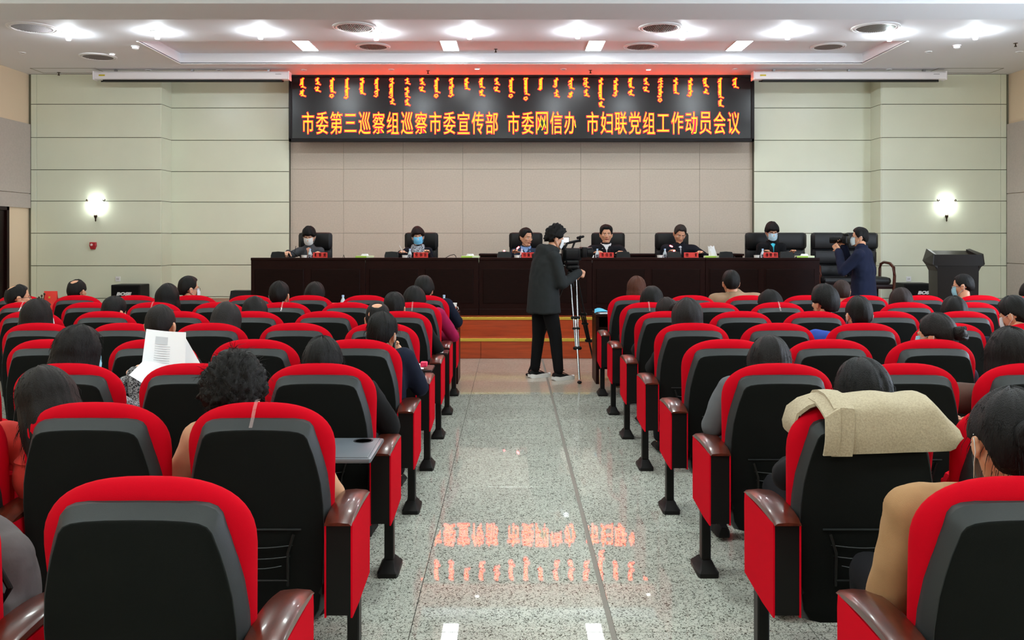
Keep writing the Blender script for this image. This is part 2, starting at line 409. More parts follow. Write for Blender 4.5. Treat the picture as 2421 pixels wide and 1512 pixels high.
# ---------------------------------------------------------------- ceiling fittings
WEM = emis('lit_bulb', (.86, .95, 1), S_BULB); WPAN = emis('lit_panel', (.93, 1, 1), S_PANEL); WSP = emis('lit_small_lamp', (1, .98, .95), S_SPOT)
bulb_me = MB().lathe([(.0, -.105), (.028, -.10), (.036, -.07), (.034, -.02), (.03, 0)], 12).mesh('bulb', WEM)
ring_me = MB().lathe([(.10, 0), (.10, -.008), (.085, -.014), (.06, -.006), (.05, 0)], 24, cap0=False, cap1=False).mesh('trim_ring', WHITE)
pos_word = ['far left end of the row', 'second from the left end', 'third from the left end', 'fourth from the left, beside the round vent', 'fifth from the left, above the lit sign', 'fifth from the right, above the lit sign', 'fourth from the right, beside the round vent', 'third from the right end', 'second from the right end, at the vent', 'far right end of the row']
for i, (px, py) in enumerate(((162, 76), (372, 73), (616, 73), (890, 76), (1110, 73), (1366, 72), (1613, 75), (1862, 74), (2103, 78), (2306, 74))):
    Y = (ZC-CH)*F/(VY-py-2); t = thing('downlight', ((px-VX)*Y/F, Y, ZC), 'bright white ceiling downlight, '+pos_word[i], 'ceiling light', 'row of bright downlights behind the beam')
    inst('bulb', bulb_me, t); inst('trim_ring', ring_me, t)
def vent(px, py, D, zc, label):
    Y = (zc-CH)*F/(VY-py); t = thing('round_vent', ((px-VX)*Y/F, Y, zc), label, 'air vent', 'round ceiling air vents')
    r = D/2
    MB().lathe([(r, 0), (r, -.012), (r*.93, -.02), (r*.9, -.006), (r*.86, -.02), (r*.80, -.02), (r*.78, 0)], 40, cap0=False, cap1=False).build('vent_ring', WHITE, t)
    MB().lathe([(r*.79, -.001), (r*.79, -.003)], 32).build('vent_throat', mat('dark_duct', (40, 36, 34), .8), t)
    g = mat('grey_grille', (150, 146, 142), .5)
    for k in range(-9, 10):
        x = k*r*.78/9.6; hh = math.sqrt(max(0, (r*.78)**2-x*x))
        if hh > .02: MB().box(x-.0035, x+.0035, -hh, hh, -.018, -.004).build('slat', g, t, smooth=False)
vent(76, 64, .64, ZC, 'round white ceiling vent by the leftmost downlight')
vent(838, 63, .59, ZC, 'round ceiling vent in front of the left half of the lit sign')
vent(1561, 64, .59, ZC, 'round ceiling vent in front of the right half of the lit sign')
vent(2070, 64, .63, ZC, 'round white ceiling vent at the second downlight from the right')
vent(882, 109, .545, TZ, 'flat round vent in the tray between the two left light panels')
vent(1515, 109, .545, TZ, 'flat round vent in the tray between the two right light panels')
vent(1958, 109, .54, TZ, 'flat round vent near the right end of the ceiling tray')
vent(232, 133, .56, ZC, 'flat round vent left of the ceiling tray')
for lab, a, b_ in (('leftmost', -3.34, -3.10), ('second from the left', -1.08, -.84), ('third from the left', 1.20, 1.44), ('rightmost', 3.46, 3.70)):
    t = thing('light_panel', ((a+b_)/2, 13.68, TZ), 'slim lit rectangular light panel in the ceiling tray, '+lab, 'ceiling light', 'light panels in the ceiling tray')
    w_ = (b_-a)/2
    MB().box(-w_-.012, w_+.012, -.61, .61, -.012, 0).build('frame', WHITE, t, smooth=False)
    MB().box(-w_, w_, -.6, .6, -.016, -.0125).build('diffuser', WPAN, t, smooth=False)
small_ring = MB().lathe([(.055, 0), (.055, -.006), (.04, -.012), (.036, 0)], 20, cap0=False, cap1=False).mesh('trim_ring', WHITE)
small_on = MB().lathe([(.037, -.003), (.037, -.006)], 20).mesh('lamp_face', WSP); small_off = MB().lathe([(.037, -.003), (.037, -.006)], 20).mesh('lamp_face', mat('unlit_lamp', (120, 110, 105), .4))
for px, py, on, lab in ((265, 127, 1, 'small lit spotlight beside the flat vent left of the tray'), (1128, 162, 1, 'small lit spotlight just above the middle of the red sign'), (1533, 164, 1, 'small lit spotlight just above the right part of the red sign'),
        (52, 124, 0, 'small unlit spotlight at the far left of the ceiling'), (718, 165, 0, 'small unlit spotlight above the left end of the red sign'), (925, 164, 0, 'small unlit spotlight above the left half of the red sign'),
        (1332, 163, 0, 'small unlit spotlight above the centre right of the red sign'), (1737, 163, 0, 'small unlit spotlight above the right end of the red sign'), (2195, 122, 0, 'small unlit spotlight right of the ceiling tray'), (2410, 122, 0, 'small unlit spotlight at the far right of the ceiling'),
        (350, 165, 0, 'small unlit spotlight above the left part of the left screen case'), (518, 165, 0, 'small unlit spotlight above the middle of the left screen case'), (1935, 164, 0, 'small unlit spotlight above the middle of the right screen case'), (2102, 164, 0, 'small unlit spotlight above the right part of the right screen case')):
    Y = (ZC-CH)*F/(VY-py); t = thing('spotlight', ((px-VX)*Y/F, Y, ZC), lab, 'ceiling light', 'small recessed spotlights')
    inst('trim_ring', small_ring, t); inst('lamp_face', small_on if on else small_off, t)
for px, py, lab in ((320, 109, 'white smoke detector left of the ceiling tray'), (2262, 107, 'white smoke detector right of the ceiling tray')):
    Y = (ZC-CH)*F/(VY-py); t = thing('smoke_detector', ((px-VX)*Y/F, Y, ZC), lab, 'smoke detector', 'smoke detectors')
    MB().lathe([(.06, 0), (.06, -.015), (.05, -.018)], 20).build('base', WHITE, t); MB().lathe([(.05, -.018), (.046, -.04), (.03, -.052), (.0, -.053)], 20).build('chamber', WHITE, t)
for px, py, lab in ((1012, 173, 'small sprinkler head above the left half of the sign'), (1396, 172, 'small sprinkler head above the right half of the sign'), (1172, 122, 'small sprinkler head in the middle of the ceiling tray'), (139, 177, 'small sprinkler head near the left wall'), (2401, 108, 'small sprinkler head near the right wall')):
    zc = TZ if py == 122 else ZC; Y = (zc-CH)*F/(VY-py+6); t = thing('sprinkler', ((px-VX)*Y/F, Y, zc), lab, 'sprinkler', 'ceiling sprinklers')
    MB().lathe([(.03, 0), (.03, -.005), (.009, -.008), (.009, -.035), (.02, -.05), (.02, -.053)], 12).build('sprinkler_head', BRONZE, t)
# hall lighting behind the beam, out of the picture (real ceiling panels over the audience)
for ix, x in enumerate((-6.2, -3.1, 0, 3.1, 6.2)):
    for iy, y in enumerate((-2.5, 1.2, 4.6, 7.8)):
        t = thing('hall_light', (x, y, ZC), 'square lit ceiling panel, %s row from the beam, %s' % (('fourth', 'third', 'second', 'first')[iy], ('by the window-less side wall', 'between side wall and aisle line', 'over the aisle', 'between aisle line and window wall', 'by the window wall')[ix]), 'ceiling light', 'ceiling panels over the audience')
        MB().box(-.32, .32, -.32, .32, -.012, 0).build('frame', WHITE, t, smooth=False)
        MB().box(-.3, .3, -.3, .3, -.016, -.0125).build('diffuser', emis('hall_panel', (.90, 1, .97), S_HALL), t, smooth=False)

# ---------------------------------------------------------------- LED sign
YS = 15.60
sg = thing('led_sign', P((683+1783)/2, 335, YS), 'long black LED sign with glowing red and yellow writing on the back wall', 'sign')
sx, sz = sg.location.x, sg.location.z
hw = (1783-683)/2*YS/F; hz = (335-177)*YS/F
MB().box(-hw, hw, .02, .10, 0, hz).build('case', mat('sign_case', (16, 14, 16), .4), sg, smooth=False)
MB().box(-hw+.05, hw-.05, .012, .022, .06, hz-.05).build('display', mat('sign_display', (14, 14, 17), .24, spec=.45), sg, smooth=False)
fr = MB()
fr.rbox(-hw, hw, -.015, .03, 0, .06, .008).rbox(-hw, hw, -.015, .03, hz-.05, hz, .008).rbox(-hw, -hw+.05, -.015, .03, 0, hz, .008).rbox(hw-.05, hw, -.015, .03, 0, hz, .008)
fr.build('bezel', mat('sign_bezel', (20, 16, 18), .3), sg, smooth=False)
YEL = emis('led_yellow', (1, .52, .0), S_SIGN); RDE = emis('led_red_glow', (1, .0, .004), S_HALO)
def sgx(px): return (px-VX)*YS/F-sx
def sgz(py): return CH-(py-VY)*YS/F-sz
line = '市委第三巡察组巡察市委宣传部'
chars = [(c, 728+33.45*i) for i, c in enumerate(line)]+[(c, 1214+33.65*i) for i, c in enumerate('市委网信办')]+[(c, 1401+33.4*i) for i, c in enumerate('市妇联党组工作动员会议')]
u = YS/F
for c, px in chars:
    M = T(sgx(px), 0, sgz(290.5)) @ Matrix.Rotation(PI/2, 4, 'X') @ Matrix.Shear('XZ', 4, (0, 0))
    sxk, szk = 27*u, 54*u
    S = Matrix.Diagonal((sxk, szk, 1, 1))
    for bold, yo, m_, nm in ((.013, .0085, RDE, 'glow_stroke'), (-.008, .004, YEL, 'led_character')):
        vs, fs = text_mesh(c, 1.0, bold)
        # centre on the glyph box
        x0 = min(v[0] for v in vs); x1 = max(v[0] for v in vs); y0 = min(v[1] for v in vs); y1 = max(v[1] for v in vs)
        if c == '三' or c == '工': y0, y1 = (y0+y1)/2-.46, (y0+y1)/2+.46
        kx, kz = (27*u/(x1-x0), 51*u/(y1-y0)) if bold < .0 else ((27+2.4)*u/(x1-x0), (51+2.8)*u/(y1-y0))
        if bold > 0 and c in '三工': kz = 51*u/.92
        vv = [(((v[0]-(x0+x1)/2)*kx)+sgx(px), yo, (v[1]-(y0+y1)/2)*kz+sgz(290.5)) for v in vs]
        MB().add(vv, fs).build(nm, m_, sg, smooth=False)
# vertical script words
def ribbon(mb, pts, wd, y):
    for (a, b_) in zip(pts[:-1], pts[1:]):
        a = Vector(a); b_ = Vector(b_); d = (b_-a); L = d.length
        if L < 1e-6: continue
        d /= L; n = Vector((-d.y, d.x))*wd/2; e = d*wd*.35
        q = [a-n-e, b_-n+e, b_+n+e, a+n-e]
        mb.add([(sgx(p.x), y, sgz(p.y)) for p in q], [(0, 1, 2, 3)])
def segs(x, y0, y1, rnd, last):
    S = []; sp = x+1.6; n = max(1, int((y1-y0-4)/3.4))
    S.append([(sp, y0), (sp+2, y0+1.8), (sp, y0+4), (sp, y1-3)])                     # spine with head curl
    for k in range(n):
        y = y0+2.5+k*3.3; t = rnd.random()
        if t < .55: S.append([(sp, y), (sp-4.4, y+1.8)])
        elif t < .75: S.append([(sp, y), (sp-4.6, y+.6), (sp-4.4, y+3), (sp, y+3.2)])   # loop
        elif t < .88: S.append([(sp, y), (sp+3.2, y+2.4)])
        else: S.append([(sp-1, y), (sp-5, y-1), (sp-6, y+1.5)])
    if last == 'r': S.append([(sp, y1-3.5), (sp-3.5, y1-2), (sp+1, y1-2.2), (sp+6.5, y1)])
    elif last == 'l': S.append([(sp, y1-4), (sp-3, y1-.5), (sp-7.5, y1-2.5)])
    elif last == 'o': S[-0:] = []; S.append([(sp-5, y1-6), (sp, y1-7), (sp+1.5, y1-3.5), (sp-2, y1), (sp-6, y1-3), (sp-5, y1-6)])
    return S
WORDS = [((730, 825, 'r'), (845, 905, 'r')), ((730, 795, 'r'), (815, 860, 'r')), ((730, 870, 'r'), (885, 915, 'o')), ((735, 925, 'l'),), ((730, 885, 'r'),), ((735, 910, 'l'),), ((735, 920, 'l'), (925, 980, 'r')),
 ((735, 790, 'r'), (820, 915, 'r'), (930, 990, 'r')), ((730, 795, 'r'), (815, 860, 'r')), ((730, 870, 'r'), (885, 915, 'o')), ((730, 910, 'l'),), ((730, 840, 'r'),), ((730, 825, 'r'), (845, 900, 'r')), ((730, 795, 'r'), (815, 860, 'r')), ((730, 870, 'r'), (885, 915, 'o')),
 ((730, 890, 'r'), (905, 940, 'o')), ((730, 845, 'l'),), ((730, 820, 'l'), (845, 910, 'r')), ((730, 835, 'r'), (865, 915, 'l')), ((730, 820, 'r'), (840, 905, 'r')), ((730, 935, 'r'), (955, 1005, 'r')), ((735, 905, 'l'),), ((730, 825, 'r'), (845, 895, 'r')), ((730, 795, 'r'), (815, 860, 'r')),
 ((730, 915, 'l'), (925, 955, 'o')), ((730, 880, 'r'),), ((735, 905, 'l'),), ((730, 815, 'r'), (835, 880, 'r')), ((730, 920, 'r'), (935, 1000, 'r')), ((730, 825, 'r'),)]
for i, wd in enumerate(WORDS):
    x = 714+35.3*i; key = str(wd); rnd = random.Random(key)
    for (a, b_, e) in wd:
        g, y_ = MB(), MB()
        for s in segs(x, a/3.978, b_/3.978, rnd, e):
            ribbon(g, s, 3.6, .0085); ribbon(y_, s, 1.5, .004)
        g.build('glow_stroke', RDE, sg, smooth=False); y_.build('script_word', YEL, sg, smooth=False)

# projector screen cases
SCRW = mat('screen_case_white', (236, 232, 234), .22, coat=.3)
for x0, x1, lab in ((220, 682, 'long white projector screen case on the ceiling left of the sign'), (1783, 2238, 'long white projector screen case on the ceiling right of the sign')):
    Y = 15.0; a = P(x0, 186, Y); b_ = P(x1, 186, Y); L = b_.x-a.x
    t = thing('screen_case', (a.x, Y, a.z), lab, 'projector screen', 'projector screen cases')
    r = MB(); ring = [(0, 0), (0, .10), (.02, .125), (.14, .125), (.16, .10), (.16, 0), (.13, -.012), (.03, -.012)]
    r.loft([[(x, p[0], p[1]) for p in ring] for x in (0, .03, L-.03, L)]); r.build('housing', SCRW, t, angle=30)
    for e in (0, L):
        MB().rbox(e-.012, e+.012, -.006, .166, -.016, .13, .006).build('end_cap', SCRW, t, smooth=False)
    MB().box(.15, L-.12, .03, .13, -.035, -.010).build('screen_slot', BLK, t, smooth=False)
    MB().tube([(.1, .08, -.03), (L-.1, .08, -.03)], .012).build('bottom_bar', BLK, t)
    MB().box(.10, .20, -.009, -.002, .045, .07).build('yellow_sticker', mat('yellow_label', (200, 178, 30), .5), t, smooth=False)
    MB().box(L-.22, L-.12, -.008, -.002, .075, .079).build('small_print', BLK, t, smooth=False)
    for e in (.35, L/2, L-.35): MB().box(e-.02, e+.02, .05, .11, .12, ZC-a.z).build('bracket', CHROME, t, smooth=False)

# wall sconces
SCG = emis('lit_frosted_glass', (.93, 1, .97), S_SCONCE)
for px, lab in ((228, 'lit glass wall sconce with bronze frame on the left end of the back wall'), (2236, 'lit glass wall sconce with bronze frame on the right end of the back wall')):
    c = P(px, 475, YB); t = thing('wall_sconce', (c.x, YB-.002, c.z), lab, 'wall lamp', 'wall sconces')
    rings = []
    for i in range(9):
        f = i/8; z = -.235*f; r = .118*math.sqrt(max(0, 1-f**1.7))+.012
        rings.append([(r*math.cos(PI+PI*j/14), .9*r*math.sin(PI+PI*j/14)-.005, z) for j in range(15)])
    MB().loft(rings, closed=False, cap0=False, cap1=False).build('glass_shade', SCG, t)
    fr = MB()
    for s in (-1, 1):
        fr.tube([(s*.145, -.02, .012), (s*.135, -.06, .02), (s*.12, -.03, -.02), (s*.110, -.035, -.09), (s*.07, -.04, -.18), (s*.012, -.03, -.245)], .006, 6)
        fr.tube([(s*.155, -.02, .03), (s*.165, -.03, .012), (s*.145, -.04, -.005), (s*.13, -.03, .01)], .009, 6)
    fr.tube([(-.13, -.02, -.002), (-.06, -.10, -.002), (.06, -.10, -.002), (.13, -.02, -.002)], .004, 6)
    fr.build('frame', BRONZE, t)
    MB().lathe([(.004, -.36), (.012, -.34), (.010, -.31), (.024, -.28), (.03, -.25), (.012, -.235)], 12, M=T(0, -.03, 0)).build('finial', BRONZE, t)
    MB().ell((.055 if px > 1000 else -.055, -.085, -.045), .018, .008, .022).build('ornament', BRONZE, t)
    MB().box(-.03, .03, -.02, 0, -.22, -.04).build('wall_plate', BRONZE, t, smooth=False)
# fire alarm, sockets
c = P(221, 581, YB); t = thing('fire_alarm', (c.x, YB, c.z), 'small red fire alarm on the cream wall under the left sconce', 'fire alarm')
r_ = mat('alarm_red', (170, 20, 34), .35)
rg = lambda k, y: [(x*k, y, z*k) for x, z in ((-.055, .065), (.055, .065), (.06, .0), (.035, -.06), (-.035, -.06), (-.06, 0))]
MB().loft([rg(1, 0), rg(1, -.03), rg(.8, -.045)]).build('alarm_body', r_, t, smooth=False)
MB().lathe([(.022, 0), (.022, .012), (.012, .018)], 14, M=T(-.012, -.044, .02) @ R3(PI/2)).build('alarm_lamp', mat('alarm_lens', (225, 190, 190), .2), t)
for px, lab in ((279, 'white wall socket above the left black loudspeaker'), (2148, 'white wall socket above the right black loudspeaker')):
    c = P(px, 659, YB); t = thing('wall_socket', (c.x, YB, c.z), lab, 'socket', 'wall sockets')
    MB().rbox(-.043, .043, -.012, 0, -.043, .043, .004).build('plate', WHITE, t, smooth=False)
    for s in (-1, 1): MB().box(s*.012-.003, s*.012+.003, -.0135, -.011, -.012, .012).build('slot', BLK, t, smooth=False)
# ================================================================ auditorium chairs
HT = 1.03
def rec(z): return (HT-z)*.13            # recline: the lower the farther
def outline(hw, zt, zb, cx, cz, n=2.2, k=9, hwb=None):
    """closed ring (x,z), counter-clockwise, superellipse upper corners, small lower ones"""
    hwb = hwb or hw; pts = []
    for i in range(k+1):
        t = PI/2*i/k; pts.append((hw-cx+cx*math.cos(t)**(2/n), zt-cz+cz*math.sin(t)**(2/n)))
    right = pts
    left = [(-x, z) for x, z in reversed(right)]
    low = [(-hwb, zb+.05), (-hwb+.035, zb+.008), (-hwb+.08, zb), (hwb-.08, zb), (hwb-.035, zb+.008), (hwb, zb+.05)]
    mid = [(hwb+(hw-hwb)*.5, (zt-cz)*.5+zb*.5)]
    return right+left+[(-mid[0][0], mid[0][1])]+low+mid
def shell_outline(it, isd, zt=.985, zb=.25):
    R = [(0, zt), (.07, zt-.001), (.125, zt-.004), (.158, zt-.009), (.178, zt-.018), (.190, zt-.033), (.197, zt-.055), (.209, zt-.09), (.222, zt-.14), (.234, zt-.20), (.241, zt-.28), (.242, zt-.42), (.232, zt-.58), (.215, zb+.05), (.19, zb+.010), (.15, zb)]
    out = []
    for x, z in R:
        k = (z-zb)/(zt-zb); out.append((x*(1-isd/.22), zb+isd*.6+(zt-it-zb-isd*.6)*k))
    pts = [out[0]]+out[1:]
    return list(reversed(pts[1:]))[::-1][::-1][::-1] and (pts+[(-x, z) for x, z in reversed(out[1:])])
def chair_meshes():
    M_ = {}
    b = MB(); rings = []
    N = 8
    for i in range(N+1):
        f = i/N; a = PI*f; ins = .040*(1-math.sin(a)**.7); y = .012+.092*f
        rings.append([(x, y+rec(z), z) for x, z in outline(.256-ins, HT-ins*1.15, .42+ins, .25-ins*1.05, .165, 2.5, 12, .238-ins)])
    b.loft(rings); M_['cush'] = b.mesh('cushion', RED, angle=60)
    b = MB(); rings = []
    for y, it, isd in ((.065, .004, .004), (.018, 0, 0), (.004, .004, .001), (-.022, .030, .009), (-.030, .036, .013)):
        rings.append([(x, y+rec(z), z) for x, z in shell_outline(it, isd)])
    b.loft(rings); M_['shell'] = b.mesh('back_shell', SHELL, angle=28)
    b = MB(); rings = []
    for y, it, isd in ((-.024, .037, .014), (-.033, .038, .016), (-.036, .043, .023)):
        rings.append([(x, y+rec(z), z) for x, z in shell_outline(it, isd)])
    b.loft(rings); M_['panel'] = b.mesh('back_panel', FABK, angle=50)
    b = MB()                                         # seam, folded-tray bars and bracket low on the back
    def py(z): return -.038+rec(z)
    b.box(-.15, .15, py(.60)-.003, py(.60)+.006, .598, .603)
    for zc, hwd in ((.545, .12), (.505, .11), (.47, .08)):
        b.tube([(-hwd+2*hwd*i/8, py(zc)-.004, zc-.010*math.sin(PI*i/8)) for i in range(9)], .0022, 5)
    M_['net'] = b.mesh('net_rail', SHELL)
    b = MB()
    for s in (-1, 1): b.tube([(s*.125, py(.585)-.004, .585), (s*.105, py(.52)-.012, .52), (s*.10, py(.40)-.008, .40)], .0055, 6)
    b.tube([(-.1, py(.42)-.01, .42), (.1, py(.42)-.01, .42)], .004, 6)
    M_['brk'] = b.mesh('tray_bracket', BLK)
    b = MB(); b.rbox(-.205, .205, .20, .66, .40, .49, .035); M_['seat'] = b.mesh('seat', REDS)
    b = MB(); b.rbox(-.195, .195, .20, .30, .38, .74, .035); b.rbox(-.18, .18, .30, .315, .42, .70, .01); M_['seatup'] = b.mesh('seat', REDS)
    b = MB()
    b.box(-.042, .042, -.03, .33, .325, .632); M_['armbox'] = b.mesh('arm_panel', BLK, smooth=False)
    for s in (-1, 1):
        b = MB(); b.loft([[(x, y, z) for y, z in ((-.032, .318), (.10, .318), (.335, .335), (.34, .60), (.335, .636), (-.032, .636))] for x in ((s*.0415, s*.0475) if s > 0 else (-.0475, -.0415))])
        M_['armside%d' % s] = b.mesh('fabric_side', REDS, smooth=False)
    b = MB(); rings = []
    for i in range(11):
        f = i/10; y = -.045+.40*f; z = .636+.030*math.sin(PI*min(1, f*1.02))**.6; z0 = .632+.012*math.sin(PI*f); wdt = .046+.003*math.sin(PI*f)
        rings.append([(-wdt, y, z0), (-wdt, y, z-.004), (-wdt+.010, y, z+.004), (0, y, z+.007), (wdt-.010, y, z+.004), (wdt, y, z-.004), (wdt, y, z0)])
    b.loft(rings); M_['armtop'] = b.mesh('armrest', WCAP, angle=45)
    b = MB(); b.rbox(-.022, .022, .245, .305, .02, .35, .005); M_['post'] = b.mesh('leg', BLK, smooth=False)
    b = MB(); b.loft([[(x*k, .275+y*k2, z) for x, y in ((-.042, -.09), (.042, -.09), (.05, -.07), (.05, .10), (.042, .12), (-.042, .12), (-.05, .10), (-.05, -.07))] for z, k, k2 in ((0, 1, 1), (.02, 1, 1), (.032, .78, .85), (.055, .62, .55), (.065, .5, .42))])
    M_['foot'] = b.mesh('foot_plate', RUB, angle=30)
    b = MB(); b.rbox(-.225, .225, .05, .10, .36, .46, .01); b.cap((-.25, .20, .38), (.25, .20, .38), .014, .014); M_['hinge'] = b.mesh('seat_hinge', BLK)
    b = MB(); r2 = [(x, y+rec(HT)) for x, y in ((0, 0),)]
    pts = [(-.026, .955), (.004, .988), (.018, 1.008), (.046, 1.034), (.075, 1.034)]
    for (ya, za), (yb, zb) in zip(pts[:-1], pts[1:]):
        b.add([(-.006, ya-.004, za+.004), (.006, ya-.004, za+.004), (.006, yb-.002, zb+.003), (-.006, yb-.002, zb+.003)], [(0, 1, 2, 3)])
    M_['tape'] = b.mesh('clear_tape', mat('clear_tape', (235, 205, 205), .12, alpha=.22, spec=.9))
    return M_
CM = chair_meshes()
ROWN = ['nearest row to the camera', 'second nearest row', 'third nearest row', 'fourth nearest row', 'fourth row from the front', 'third row from the front', 'second row from the front', 'front row behind the tables']
COLN = ['aisle seat', 'second seat', 'third seat', 'fourth seat', 'fifth seat', 'sixth seat', 'seventh seat', 'eighth seat', 'ninth seat']
def topY(r): return 2.07+.96*r
def colX(side, c): return -.87-.575*c if side < 0 else 1.22+.575*c
OCC = {(-1, 0, 1): 1}
TAPE = {(-1, 1, 0), (-1, 6, 2), (1, 6, 2), (-1, 6, 0), (-1, 6, 4), (1, 6, 0), (-1, 6, 6)}
SPECIAL = {(-1, 1, 0): 'clear tape over rim, grey tray behind', (1, 1, 0): 'beige wool coat draped over top', (-1, 0, 0): 'largest, bare black back', (-1, 0, 1): 'red edge beside the backpack'}
def make_chair(side, r, c, occupied, last):
    x, y = colX(side, c), topY(r)
    sd = 'left of the aisle' if side < 0 else 'right of the aisle'
    extra = SPECIAL.get((side, r, c))
    lab = 'red and black auditorium chair, %s, %s %s' % (ROWN[r], COLN[c], sd)
    if extra: lab = 'red and black chair, %s, %s' % (COLN[c]+' '+sd.replace(' of the aisle', ' of aisle'), extra)
    if (side, r, c) == (-1, 0, 1): x -= .05
    t = thing('auditorium_chair', (x, y, 0), lab, 'chair', 'auditorium chairs in rows')
    inst('cushion', CM['cush'], t); inst('back_shell', CM['shell'], t); inst('back_panel', CM['panel'], t)
    if r < 5: inst('net_rail', CM['net'], t); inst('tray_bracket', CM['brk'], t)
    inst('seat', CM['seat'] if occupied else CM['seatup'], t); inst('seat_hinge', CM['hinge'], t)
    arms = [-side*.2875] + ([side*.2875] if last else [])      # each chair carries the arm on its aisle side
    for ax in arms:
        inst('arm_panel', CM['armbox'], t, (ax, 0, 0)); inst('fabric_side', CM['armside1'], t, (ax, 0, 0)); inst('fabric_side', CM['armside-1'], t, (ax, 0, 0))
        inst('armrest', CM['armtop'], t, (ax, 0, 0)); inst('leg', CM['post'], t, (ax, 0, 0)); inst('foot_plate', CM['foot'], t, (ax, 0, 0))
    if (side, r, c) in TAPE: inst('clear_tape', CM['tape'], t, (.0 if r != 1 else -.01, 0, 0))
    if (side, r, c) == (-1, 2, 0):       # writing tray folded out behind this chair
        b = MB(); b.rbox(-.25, .315, -.47, -.10, .705, .725, .008); b.rbox(-.235, .30, -.455, -.115, .724, .728, .003)
        wt = b.build('writing_tray', mat('grey_tray', (96, 102, 110), .3), t)
        MB().lathe([(.042, .7275), (.042, .7295), (.036, .7295), (.035, .728)], 24, M=T(.235, -.17, 0), cap0=False).build('cup_recess', mat('tray_ring', (40, 42, 46), .4), wt)
        b = MB()
        for s in (-1, 1): b.tube([(s*.2, -.12, .705), (s*.2, -.04, .60)], .008)
        b.build('tray_arm', BLK, wt)
    return t
NC = {-1: [2, 3, 3, 4, 5, 6, 8, 8], 1: [1, 2, 3, 4, 5, 6, 7, 8]}

# ================================================================ people
def hair_geo(style, seed=0, hi=False, M=None):
    rnd = random.Random(seed); nu, nv = (96, 44) if hi else (56, 26)
    m = MB(); rings = []
    so = seed*7.3
    P_ = dict(short=dict(t=.014, top=.012, drop=0), crop=dict(t=.005, top=.010, drop=0), bald=dict(t=.011, top=.004, drop=0, bald=1), vol=dict(t=.024, top=.024, drop=0, nape=128),
              womshort=dict(t=.022, top=.022, drop=0, nape=136, fringe=70), bob=dict(t=.020, top=.014, drop=.12), lob=dict(t=.020, top=.012, drop=.20), long=dict(t=.020, top=.012, drop=.30),
              bun=dict(t=.012, top=.008, drop=0, nape=132), sleek=dict(t=.014, top=.010, drop=0, nape=138), curly=dict(t=.036, top=.030, drop=0, nape=142, curl=1), tousled=dict(t=.022, top=.030, drop=0, nape=128, curl=1.5), flat=dict(t=.012, top=.016, drop=0, nape=124, sq=1))[style]
    drop = P_['drop']; nape = P_.get('nape', 130)
    for i in range(nv+1):
        v = i/nv; ring = []
        for j in range(nu):
            az = 2*PI*j/nu                                   # 0 = front (+Y)
            da = abs((az+PI) % (2*PI)-PI); deg = math.degrees(da)
            hl_front, hl_side = P_.get('fringe', 50), 94
            hl = hl_front+(hl_side-hl_front)*sstep(30, 75, deg) if deg < 90 else hl_side+(nape-hl_side)*sstep(100, 140, deg)
            if drop:
                th = min(v/.55, 1)*95
            else: th = v*178
            thr = math.radians(th)
            st = math.sin(thr); ct = math.cos(thr)
            a, bb, c = .079, .100, .102
            th_t = P_['t']*(1 if P_.get('curl') or drop or nape > 131 or P_['t'] > .018 else 1-.55*sstep(45, 85, th))+P_['top']*max(0, ct)**1.5
            if P_.get('curl'):
                q = Vector((math.sin(az)*st*9, math.cos(az)*st*9, ct*9+so)); cu = P_['curl']
                th_t += cu*(.020*noise.noise(q*1.5)+.012*noise.noise(q*3.4))
            th_t += .0035*noise.noise(Vector((j*.9 if nu > 60 else j*1.3, v*3, so)))+.008*noise.noise(Vector((math.sin(az)*2.2, math.cos(az)*2.2+so, v*3)))*(.4 if P_['t'] < .01 else 1)
            inside = -.014
            if not drop:
                k = 1-sstep(hl-4, hl+5, th)
                if P_.get('bald'):
                    dv = Vector((st*math.sin(az), st*math.cos(az), ct)).dot(Vector((0, -.42, .907)))
                    k *= 1-.85*sstep(.86, .96, dv); hl = 40
                if P_.get('sq'): th_t += .010*max(0, abs(ct*st)*2)**2*sstep(0, 60, 60-abs(th-40))
                tt = inside+(th_t-inside)*k
                r = [(a+tt)*st*math.sin(az), (bb+tt)*st*math.cos(az)-.008, (c+tt)*ct+.016]
            else:
                w_ = sstep(38, 62, deg); hf = 1-sstep(46, 54, th)
                tt = inside+(th_t-inside)*max(w_, hf)
                z = (c+tt)*ct+.016; k = 1.0
                if v > .55:
                    f = (v-.55)/.45; z -= drop*f*(w_)+(1-w_)*0; 
                    k = 1+.10*math.sin(f*PI*.8)-(.16 if style == 'bob' else .06)*f*f
                    if w_ < .5: k = .8
                    z -= .012*noise.noise(Vector((j*.7, 0, so)))*f
                r = [(a+tt)*st*math.sin(az)*k, (bb+tt)*st*math.cos(az)*k-.008-(.03*((v-.55)/.45) if v > .55 and drop > .15 else 0)*(w_), z]
            ring.append(tuple(r))
        rings.append(ring)
    m.loft(rings, M=M)
    if style == 'bun':
        m.ell((0, -.128, .020), .042, .038, .040, 20, 14, M=M)
        for k in range(3):
            m.tube([(math.cos(t)*.030, -.128-.012+.02*math.sin(t*2+k),   .020+math.sin(t)*.030) for t in [2*PI*q/12+k for q in range(13)]], .010, 8, M=M)
    return m
